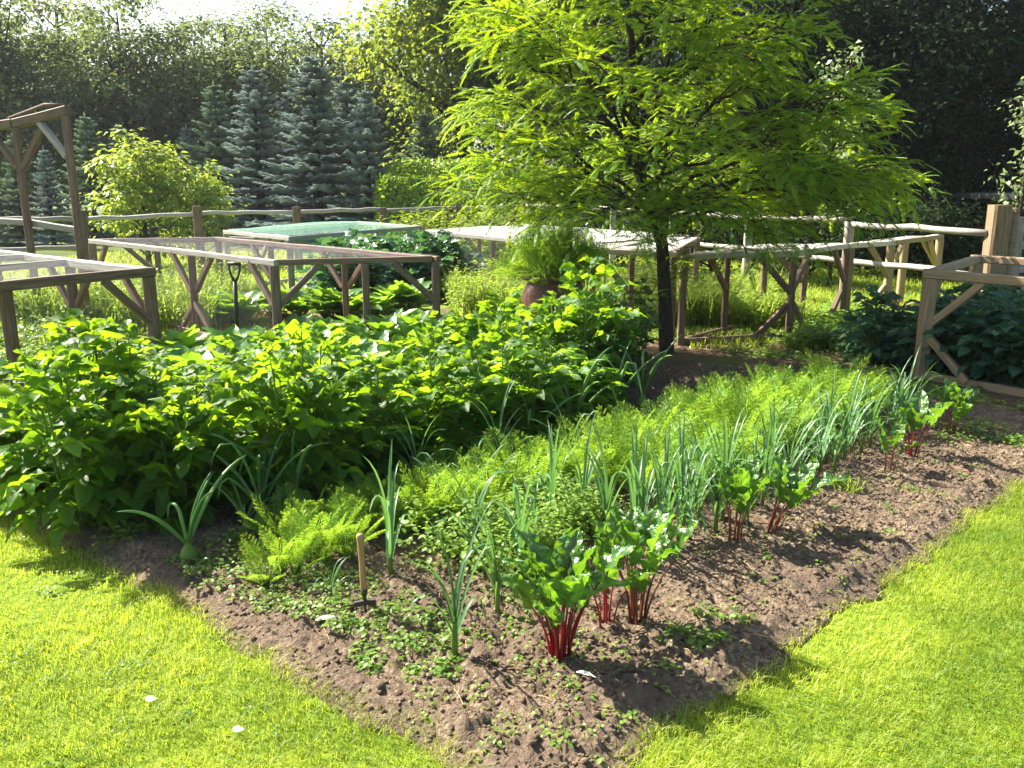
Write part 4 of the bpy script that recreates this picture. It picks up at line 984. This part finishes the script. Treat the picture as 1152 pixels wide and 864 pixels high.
# ------------------------------------------------------------------ trees
DIA = [diamond(.55, .06, .1), diamond(.7, .1, .22), diamond(.42, .04, .3)]
def scatter_leaves(acc, C, rad, nl, size, rs, flat=.65, up=1.3, jit=.55, tint0=None):
    """leaves around each clump centre C (n,3): outward and a little drooping"""
    n = len(C); k = np.repeat(np.arange(n), nl); m = len(k)
    g = rs.randn(m, 3) * np.array([1, 1, flat]) * .55; P = C[k] + g * rad[k][:, None]
    th = rs.rand(m) * 6.283; D = nrm(nrm(g) * .7 + np.stack([np.cos(th), np.sin(th), -.3 - .4 * rs.rand(m)], -1) * .8)
    Nn = np.array([0, 0, up]) + nrm(g) * .5 + jit * (rs.rand(m, 3) - .5) * 2
    S = size * (.6 + .8 * rs.rand(m)); ct = rs.rand(n) if tint0 is None else tint0
    T = np.clip(.65 * ct[k] + .5 * (rs.rand(m) - .3), 0, 1); j = rs.randint(0, 3, m)
    for q in range(3):
        s_ = j == q; acc.inst(DIA[q], P[s_], frames(D[s_], Nn[s_]), S[s_], T[s_])
def broadleaf(name, seed, H, cr, base, size, nclump, nl, mat, label, crad=.8, shell=.55, tr=.16, trunk_wobble=.3, flat=.65):
    rs = RS(seed); e = empty(name, (0, 0, 0), label, 'tree'); W = Acc(); cz = (H + base) / 2; hz = (H - base) / 2
    tp = [(0, 0, -.1)] + [((rs.rand() - .5) * trunk_wobble * f, (rs.rand() - .5) * trunk_wobble * f, base + (H * .9 - base) * f) for f in (0, .35, .7, 1)]
    tube(W, tp, [tr * 1.15, tr, tr * .75, tr * .45, tr * .12], 9, .5, True, .15, rs)
    tpn = np.array(tp); C = []
    lob = [(rs.rand() * 6.28, rs.rand() * 2 - 1, .7 + .5 * rs.rand()) for _ in range(9)]
    while len(C) < nclump:
        d = nrm(rs.randn(3)); r_ = rs.rand() ** (1 - shell)
        sc = 1
        for a, z, s in lob:
            q = np.array([math.cos(a) * math.sqrt(1 - z * z), math.sin(a) * math.sqrt(1 - z * z), z]); sc += .55 * (s - .95) * max(0, d @ q - .55) * 5
        p = d * r_ * np.array([cr, cr, hz]) * sc; p[:2] *= 1 - .25 * max(0, p[2] / hz)
        C.append(p + [0, 0, cz])
    C = np.array(C)
    for i in rs.choice(len(C), min(len(C), 34), False):
        z0 = max(base * .7, C[i][2] - .55 * np.linalg.norm(C[i][:2]) - .3); z0 = min(z0, H * .85)
        b = np.array([np.interp(z0, tpn[:, 2], tpn[:, c]) for c in range(3)]); mid = b * .5 + C[i] * .5 + [0, 0, -.12 * np.linalg.norm(C[i] - b)] + .2 * (rs.rand(3) - .5)
        r0 = tr * .38 * (1 - .6 * z0 / H); tube(W, bez(b, mid, C[i], 6), np.linspace(r0, r0 * .2, 6), 5, .5, False)
    L = Acc(); scatter_leaves(L, C, crad * (.6 + .7 * rs.rand(len(C))), nl, size, rs, flat)
    W.build('trunk', M['bark'], e); L.build('crown', M[mat], e); return e

def spruce(seed, H, Rm, mat):
    rs = RS(seed); e = empty('spruce_tree', (0, 0, 0), 'spruce', 'tree'); W = Acc(); L = Acc()
    tube(W, [(0, 0, -.1), (0, 0, H * .5), (0, 0, H * .97)], [.028 * H, .016 * H, .004], 8)
    V = []; T = []
    def spray(p, d, wd, t):
        s_ = nrm(np.cross(d, [0, 0, 1.])); l = np.linalg.norm(d); u_ = nrm(np.cross(s_, d))
        for a in (s_, u_):
            V.append([p - a * wd * .35, p + a * wd * .35, p + d * .6 + a * wd * .5, p + d, p + d * .6 - a * wd * .5]); T.append(t)
    z = .12
    while z < H * .97:
        f = z / H; Rr = Rm * (1 - f) ** .85 * (.7 + .5 * rs.rand()) + .06; nb = int(8 + 4 * (1 - f)); a0 = rs.rand() * 6.28
        for i in range(nb):
            az = a0 + i / nb * 6.283 + .35 * (rs.rand() - .5); L_ = Rr * (.55 + .65 * rs.rand()); o = np.array([math.cos(az), math.sin(az), 0]); si = np.array([-o[1], o[0], 0])
            drp = .30 * (1 - f) - .45 * f ** 2; tw = int(6 + L_ * 13); zz = z + .1 * (rs.rand() - .5); tb = rs.rand()
            path = lambda y: o * L_ * y + np.array([0, 0, zz - drp * L_ * y + .24 * L_ * y * y])
            for k in range(tw):
                y = .12 + .88 * (k + rs.rand() * .6) / tw
                tl = (.10 + .42 * L_ * (1 - y) ** .8 * .8) * (.7 + .5 * rs.rand())
                for sg in (-1, 1):
                    d = (si * sg * .85 + o * .65 + np.array([0, 0, .2 - .55 * rs.rand()])) * tl
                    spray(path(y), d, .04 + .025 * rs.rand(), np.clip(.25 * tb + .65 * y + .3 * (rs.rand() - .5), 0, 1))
            spray(path(.85), o * .18 + np.array([0, 0, .02]), .07, .9)
        z += (.22 + .15 * (1 - f)) * (.85 + .3 * rs.rand()) * max(.75, H / 6)
    for k in range(6): spray(np.array([0, 0, H * (.9 + .016 * k)]), np.array([.05 * math.cos(k * 2), .05 * math.sin(k * 2), .12]), .04, .8)
    spray(np.array([0, 0, H * .96]), np.array([.01, 0, .06 * H]), .05, .9)
    V = np.array(V); n = len(V); F4 = np.arange(n)[:, None] * 5 + np.array([[0, 1, 2, 4]]); F3 = np.arange(n)[:, None] * 5 + np.array([[2, 3, 4]])
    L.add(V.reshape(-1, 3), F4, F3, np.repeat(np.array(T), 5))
    W.build('trunk', M['bark'], e); L.build('crown', M[mat], e); return e

# feathery tree in the middle of the garden
PIN = [pinnate(10, k, .06 + .09 * k, .19, .06) for k in range(3)]
def feathery_tree():
    rs = RS(77); g = G(751, 397); e = empty('feathery_tree', (g.x, g.y, 0), 'slender dark-trunked tree with bright feathery leaves beside the mulch path', 'tree')
    W = Acc(); Lf = Acc(); rel = lambda u, v, d: np.array(PD(u, v, d)) - np.array([g.x, g.y, 0])
    d0 = g.y
    tp = [np.array([0, 0, -.1]), rel(750, 392, d0), rel(748, 340, d0), rel(745, 275, d0), rel(733, 235, d0 + .02), rel(719, 195, d0 + .03), rel(714, 150, d0), rel(712, 100, d0), rel(711, 50, d0 - .03), rel(703, -10, d0), rel(700, -90, d0 + .1), rel(702, -170, d0 + .1)]
    tr_ = [.09, .076, .07, .064, .056, .048, .043, .039, .034, .028, .02, .01]
    tube(W, tp, tr_, 10, .5, True, .16, rs); tpn = np.array(tp)
    P = []; D = []; Nn = []; S = []; T = []
    def on_trunk(z): return np.array([np.interp(z, tpn[:, 2], tpn[:, c]) for c in range(3)])
    zl = [1.0, 1.25, 1.5, 1.8, 2.2, 2.6, 3.0, 3.5, 4.0, 4.5, 5.0]
    RL = [.3, .9, 1.25, 1.5, 1.4, 1.4, 1.45, 1.5, 1.5, 1.5, 1.1]
    RR = [.5, 1.6, 2.1, 2.0, 1.75, 1.6, 1.2, 1.1, 1.4, 1.5, 1.1]
    def twig(b, d, L, t0, lift):
        n = max(2, int(L / .075)); up = np.array([0, 0, 1.]); pts = [b + d * L * y + up * (lift * L * y - .2 * L * y * y) for y in np.linspace(0, 1, 5)]
        tube(W, pts, np.linspace(.0042, .0018, 5), 4, .5, False); si = nrm(np.cross(d, up)); pn = np.array(pts)
        for k in range(n):
            y = .12 + .88 * (k + .5 * rs.rand()) / n; q = np.array([np.interp(y, np.linspace(0, 1, 5), pn[:, c]) for c in range(3)])
            for sg in (-1, 1):
                if rs.rand() < .08: continue
                dd = si * sg * (.7 + .5 * rs.rand()) + d * (.3 + .9 * rs.rand()) + up * (.45 - .95 * rs.rand()) + .9 * (rs.rand(3) - .5)
                P.append(q); D.append(dd); Nn.append(up + 1.0 * (rs.rand(3) - .5)); S.append(.11 + .09 * rs.rand()); T.append(np.clip(t0 + .5 * (rs.rand() - .5), 0, 1))
        P.append(pn[-1]); D.append(d + up * -.4); Nn.append(up); S.append(.18); T.append(np.clip(t0 + .3, 0, 1))
    def second(q, d, L, t0):
        up = np.array([0, 0, 1.]); m_ = 6; tip = q + d * L + up * (-.10 * L + .12 * L * (rs.rand() - .5)); mid = q + d * L * .5 + up * .14 * L + .12 * L * (rs.rand(3) - .5)
        pts = bez(q, mid, tip, m_); tube(W, pts, np.linspace(.009, .003, m_), 5, .5, False)
        at_ = lambda y: np.array([np.interp(y, np.linspace(0, 1, m_), pts[:, c]) for c in range(3)])
        nt_ = max(3, int(L / .13))
        for k in range(nt_):
            y = .22 + .78 * (k + rs.rand() * .8) / nt_; si = nrm(np.cross(d, up)) * (1 if k % 2 else -1)
            dd = nrm(si * (.6 + .5 * rs.rand()) + d * (.2 + .8 * rs.rand()) + up * (.5 * (rs.rand() - .5)))
            twig(at_(y), dd, (.16 + .2 * rs.rand()), np.clip(t0 + .35 * (rs.rand() - .5), 0, 1), .05)
        twig(pts[-2], nrm(pts[-1] - pts[-2]), .3, t0, .0)
    nprim = 38
    manual = [((714, 195), (610, 30, 8.2)), ((716, 180), (655, 60, 8.9)), ((712, 120), (800, 20, 8.1)), ((736, 250), (870, 258, 7.9)), ((735, 248), (985, 195, 8.4)), ((733, 240), (950, 235, 8.0)), ((730, 240), (960, 215, 9.2)),
              ((734, 250), (625, 236, 8.1)), ((730, 245), (548, 222, 8.7)), ((728, 235), (560, 190, 7.8)), ((722, 210), (950, 150, 8.9)), ((722, 215), (920, 125, 7.9)), ((718, 190), (545, 120, 9.0)), ((716, 190), (850, 95, 8.3)), ((714, 170), (545, 40, 8.6)), ((712, 110), (880, 30, 8.5)), ((734, 246), (1000, 215, 9.0)), ((733, 245), (840, 225, 9.4)), ((733, 243), (590, 205, 9.3)), ((733, 245), (780, 240, 7.4)), ((733, 245), (680, 240, 7.3)), ((732, 240), (900, 185, 7.6))]
    for i in range(nprim + len(manual)):
        f = (i + .5) / nprim; z0 = 1.6 + 3.8 * f ** 1.0; az = i * 2.39996 + .7 * (rs.rand() - .5)
        rgt = .5 + .5 * math.cos(az); zt_ = z0 + .05; RRt = np.interp(zt_, zl, RR) * rgt + np.interp(zt_, zl, RL) * (1 - rgt)
        RRt *= (.7 + .4 * rs.rand()) * (1 - .1 * abs(math.sin(az)))
        o = np.array([math.cos(az), math.sin(az), 0]); b = on_trunk(max(1.15, z0 - .5 * RRt)) if i < nprim else None
        if i < nprim: tip = np.array([b[0] * .6, b[1] * .6, 0]) + o * RRt + [0, 0, z0 + .35 * (rs.rand() - .5)]
        else:
            (bu, bv), tq = manual[i - nprim]; b = on_trunk(rel(bu, bv, d0)[2]); tip = rel(*tq); f = .5; RRt = np.linalg.norm((tip - b)[:2])
        mid = b * .45 + tip * .55 + np.array([0, 0, .20 * RRt * (.5 + .8 * rs.rand())]) + .22 * (rs.rand(3) - .5)
        m_ = 12; pts = bez(b, mid, tip, m_); pts[2:-1] += .035 * rs.randn(m_ - 3, 3); r0 = .024 * (1 - .45 * min(f, 1)) + .004; tube(W, pts, np.linspace(r0, .005, m_), 6, .5, False, .12, rs)
        t0 = .25 + .5 * rs.rand(); ns_ = int(2 + RRt * 4.6)
        for k in range(ns_):
            y = .38 + .62 * (k + rs.rand() * .8) / ns_; q = np.array([np.interp(y, np.linspace(0, 1, m_), pts[:, c]) for c in range(3)])
            dl = nrm(tip - b); sg = 1 if k % 2 else -1; si = nrm(np.cross(dl, [0, 0, 1.]))
            dd = nrm(si * sg * (.4 + .7 * rs.rand()) + dl * (.3 + .7 * rs.rand()) + np.array([0, 0, .7 * (rs.rand() - .45)]))
            second(q, dd, (.35 + .45 * rs.rand()) * (1.2 - .55 * y), np.clip(t0 + .3 * (rs.rand() - .5), 0, 1))
        second(pts[-2], nrm(pts[-1] - pts[-3]), .4, t0)
    # short shoots low on the trunk
    for i in range(40):
        z = .55 + .95 * rs.rand(); a = rs.rand() * 6.28; twig(on_trunk(z), nrm(np.array([math.cos(a), math.sin(a), .4])), .2 + .2 * rs.rand(), .2, .1)
    P_, D_, N_, S_, T_ = map(np.array, (P, D, Nn, S, T)); k = rs.randint(0, 3, len(P_)); print('locust leaves', len(P_))
    for j in range(3):
        m = k == j; Lf.inst(PIN[j], P_[m], frames(D_[m], N_[m]), S_[m], T_[m])
    W.build('trunk', M['bark'], e); Lf.build('crown', M['locust'], e)
feathery_tree()

def at_tree(u, d): r = ray(u, 300); return (r.x / r.y * d, d, 0)
def zfor(v, d): return PD(576, v, d).z
# blue and green spruces beyond the fence
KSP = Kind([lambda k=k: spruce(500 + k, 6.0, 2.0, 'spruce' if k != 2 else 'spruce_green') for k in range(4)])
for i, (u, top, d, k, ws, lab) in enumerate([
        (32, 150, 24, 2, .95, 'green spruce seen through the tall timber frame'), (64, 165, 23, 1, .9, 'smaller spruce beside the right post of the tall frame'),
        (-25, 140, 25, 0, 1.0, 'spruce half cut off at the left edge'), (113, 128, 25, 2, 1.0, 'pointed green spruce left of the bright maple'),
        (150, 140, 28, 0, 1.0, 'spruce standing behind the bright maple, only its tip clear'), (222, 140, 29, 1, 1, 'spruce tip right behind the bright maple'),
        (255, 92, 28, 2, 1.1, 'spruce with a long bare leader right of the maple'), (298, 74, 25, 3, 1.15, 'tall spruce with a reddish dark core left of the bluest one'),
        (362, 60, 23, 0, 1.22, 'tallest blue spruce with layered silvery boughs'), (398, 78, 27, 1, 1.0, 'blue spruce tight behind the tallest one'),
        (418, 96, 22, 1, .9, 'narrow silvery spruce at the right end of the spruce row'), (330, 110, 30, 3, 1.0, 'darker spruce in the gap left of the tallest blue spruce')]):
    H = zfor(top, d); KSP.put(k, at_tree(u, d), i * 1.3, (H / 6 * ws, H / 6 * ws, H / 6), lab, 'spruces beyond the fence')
e = spruce(520, 3.4, 1.2, 'spruce_green'); e.name = 'pine_tree'; place(e, at_tree(482, 25), 0, 1.05, 'young soft green pine between the blue spruces and the clipped hedge')
# bright maple
m1 = broadleaf('maple_tree', 540, 4.0, 1.25, .35, .17, 62, 46, 'maple', 'round bright yellow-green maple in front of the spruces', .4, .45, .07)
p = at_tree(168, 17.5); H = zfor(140, 17.5); place(m1, p, .5, (.78, .78, H / 3.8))
m2 = copy_tree(m1, at_tree(226, 18), 2.2, (.55, .6, zfor(168, 18) / 4.1), 'smaller bright maple bush merging with the right side of the round maple')
# clipped hedge
def hedge_bush():
    rs = RS(560); e = empty('clipped_hedge', (0, 0, 0), 'rounded clipped light green hedge behind the rail fence', 'hedge'); L = Acc(); n = 16000
    th = rs.rand(n) * 6.283; zz = rs.rand(n); r_ = np.where(zz > .82, np.sqrt(rs.rand(n)), 1); k = 1 - .22 * np.clip((zz - .6) / .4, 0, 1) ** 2
    sx = np.sign(np.cos(th)) * np.abs(np.cos(th)) ** .6; sy = np.sign(np.sin(th)) * np.abs(np.sin(th)) ** .6
    P = np.stack([sx * 1.75 * r_ * k, sy * .9 * r_ * k, 1.95 * zz], -1) * (1 - .05 * rs.rand(n, 1)); Nn = np.stack([sx, sy, .5 + 1.5 * (zz > .82)], -1) + .9 * (rs.rand(n, 3) - .5)
    D = np.stack([rs.randn(n), rs.randn(n), rs.rand(n)], -1); L.inst(DIA[1], P, frames(D, Nn), .06 + .05 * rs.rand(n), rs.rand(n)); L.build('foliage', M['hedge'], e)
    W = Acc()
    for i in range(9): x = -1.4 + 2.8 * rs.rand(); tube(W, [(x, 0, 0), (x * 1.05, .1, .9), (x * 1.1, .2 * (rs.rand() - .5), 1.6)], [.03, .02, .01], 5)
    W.build('stems', M['bark'], e); return e
e = hedge_bush(); place(e, at_tree(506, 21.5), -.15, (1, 1, zfor(176, 21.5) / 2.0))
# tall broadleaf wood on the left
KT = Kind([lambda k=k: broadleaf('woodland_tree', 600 + k, 9, 2.3, 1.6, .17, 100, 130, 'ash', 'tree', .8, .5, .2) for k in range(3)])
wl = ['half cut off by the left edge', 'with bright sunlit top at the upper left', 'tall and feathery-topped, left of the sky gap', 'standing at the left rim of the sky gap', 'low-crowned below the sky gap', 'rounded, under the middle of the sky gap', 'behind the tallest blue spruce', 'at the right rim of the sky gap', 'behind the spruce row\'s right end']
for i, (u, top, d, k) in enumerate([(-40, -30, 33, 0), (30, -40, 31, 1), (96, -25, 34, 2), (160, -14, 32, 0), (222, 16, 34, 1), (272, 0, 33, 2), (318, 6, 35, 0), (372, 16, 32, 1), (418, 26, 34, 2)]):
    H = zfor(top, d); KT.put(k, at_tree(u, d), i * 1.9, (1.05, 1.05, H / 9.0), 'woodland tree ' + wl[i], 'woodland trees behind the spruces')
wb = ['first', 'second', 'third', 'fourth', 'fifth', 'sixth', 'seventh']
for i, u in enumerate(range(-20, 480, 80)):
    d = 40; H = zfor(62 + 20 * (i % 2), d); KT.put(i, at_tree(u, d), i * 2.3 + 1, (1.3, 1.3, H / 9.2), wb[i] + ' from the left in the dark back row of woodland trees', 'back row of woodland trees')
# big sunlit broadleaf right of the spruces
b1 = broadleaf('oak_tree', 640, 9.5, 2.5, 1.8, .15, 150, 190, 'oak', 'big broadleaf tree with sunlit left edge right of the spruces', .8, .55, .24)
place(b1, at_tree(522, 26), 0, (1.22, 1.22, 1.12))
b2 = copy_tree(b1, at_tree(600, 28), 2.4, (1.1, 1.1, 1.05), 'dark broadleaf tree hidden behind the top of the feathery tree')
b2b = copy_tree(b1, at_tree(676, 23), 4.1, (1.0, 1.0, .9), 'broadleaf tree seen through the gaps of the feathery tree')
# dark evergreens on the right
KE = Kind([lambda k=k: broadleaf('dark_evergreen', 660 + k, 9, 2.6, .3, .12, 150, 190, 'evergreen', 'tree', .85, .6, .25) for k in range(2)])
for i, (u, d, top, ws, lab) in enumerate([(770, 22, -120, 1.0, 'dark evergreen rising behind the right side of the feathery tree'), (850, 19.5, -160, 1.0, 'dark evergreen left of the pale young pear'),
        (960, 19, -140, 1.05, 'near-black evergreen directly behind the pale young pear'), (1060, 20, -150, 1.0, 'tall near-black evergreen above the fence on the right'), (1160, 22, -100, .9, 'dark evergreen cut off by the right edge'),
        (905, 25, -120, 1.1, 'evergreen in the dark gap between the two nearest ones'), (1010, 26, -110, 1.2, 'evergreen filling the dark background over the rails')]):
    H = zfor(top, d); KE.put(i, at_tree(u, d), i * 2.1, (ws, ws, H / 9.2), lab, 'dark evergreens on the right')
# slim pale pears and low shrubs at the right
def pear(seed, H):
    rs = RS(seed); e = empty('young_pear_tree', (0, 0, 0), 'pear', 'tree'); W = Acc(); L = Acc(); tube(W, [(0, 0, 0), (.03, 0, H * .5), (0, .03, H)], [.03, .02, .006], 7); C = []
    for i in range(22):
        z = H * (.25 + .72 * rs.rand()); a = rs.rand() * 6.28; l = .5 * (1.2 - z / H) + .12; o = np.array([math.cos(a), math.sin(a), 0]); tip = o * l + [0, 0, z + l * 1.0]
        tube(W, bez((0, 0, z), o * l * .7 + [0, 0, z + .1], tip, 5), np.linspace(.009, .003, 5), 4, .5, False)
        for f in np.linspace(.3, 1, 6): C.append(np.array([0, 0, z]) + (tip - [0, 0, z]) * f)
    scatter_leaves(L, np.array(C + [np.array([0, 0, H * f]) for f in np.linspace(.5, 1.02, 14)]), np.full(len(C) + 14, .12), 5, .08, rs, 1, .6, 1.2)
    W.build('trunk', M['bark'], e); L.build('crown', M['pear'], e); return e
e = pear(700, 3.0); place(e, at_tree(934, 14), 0, (1.1, 1.1, zfor(60, 14) / 3.05), 'slim pale-leaved young pear against the dark evergreens')
e = copy_tree(e, at_tree(1142, 13), 2, (1.1, 1.1, zfor(50, 13) / 3.05), 'slim pale-leaved young pear at the right edge behind the gate')
sh = broadleaf('shrub', 720, 2.0, .9, .15, .085, 60, 60, 'evergreen', 'shrub', .35, .5, .03)
place(sh, at_tree(1010, 16), 0, (1.5, 1, .75), 'low dark shrub behind the right rails')
for i, (u, d, s, lab) in enumerate([(1065, 15.5, .8, 'dark shrub between the rails and the shed'), (880, 15, .95, 'dark shrub under the right branches of the feathery tree'), (800, 16.5, .95, 'dark shrub seen low through the feathery tree'), (690, 17.5, .95, 'dark shrub left of the feathery trunk beyond the frames')]):
    copy_tree(sh, at_tree(u, d), i * 1.7, (1.5 * s, s, s), lab)
sy = broadleaf('golden_shrub', 730, 2.0, .9, .2, .09, 50, 60, 'maple', 'golden-yellow shrub glowing behind the shed at the right edge', .35, .5, .03)
place(sy, at_tree(1146, 18.5), 0, (1.2, 1.2, 1.05))
sg_ = broadleaf('shrub', 735, 2.0, .9, .15, .08, 60, 60, 'oak', 'mid-green shrub under the hedge behind the pale frame', .35, .5, .03)
place(sg_, at_tree(560, 15.5), 0, (1.4, 1, .55)); copy_tree(sg_, at_tree(470, 17), 1, (1.5, 1, .5), 'low green bush behind the fence below the clipped hedge')
# far wood closing the view
rs = RS(90); n = 900; C = np.stack([-55 + 110 * rs.rand(n), 44 + 8 * rs.rand(n), 4.6 * rs.rand(n)], -1); A = Acc()
scatter_leaves(A, C, np.full(n, 1.5), 26, .5, rs, .7); tag(A.build('far_wood', M['evergreen']), 'dark wood closing off the view behind all the trees', 'wood', kind='stuff')
# added to lift far blacks as lens flare does: thin haze round the whole garden
hb = Acc(); x0, x1, y0, y1, z0, z1 = -75., 75., -8., 75., -1., 16.
hb.add([(x0, y0, z0), (x1, y0, z0), (x1, y1, z0), (x0, y1, z0), (x0, y0, z1), (x1, y0, z1), (x1, y1, z1), (x0, y1, z1)], [(0, 3, 2, 1), (4, 5, 6, 7), (0, 1, 5, 4), (1, 2, 6, 5), (2, 3, 7, 6), (3, 0, 4, 7)])
hm, nt, out = new_mat('veil'); pv = N(nt, 'ShaderNodeVolumePrincipled'); pv.inputs['Color'].default_value = (.86, .88, 1, 1); pv.inputs['Density'].default_value = .00045; pv.inputs['Anisotropy'].default_value = .3
nt.links.new(pv.outputs[0], out.inputs['Volume']); tag(hb.build('veil', hm, smooth=False), 'added bluish haze in the air', 'veil', kind='stuff')
bpy.context.view_layer.update()
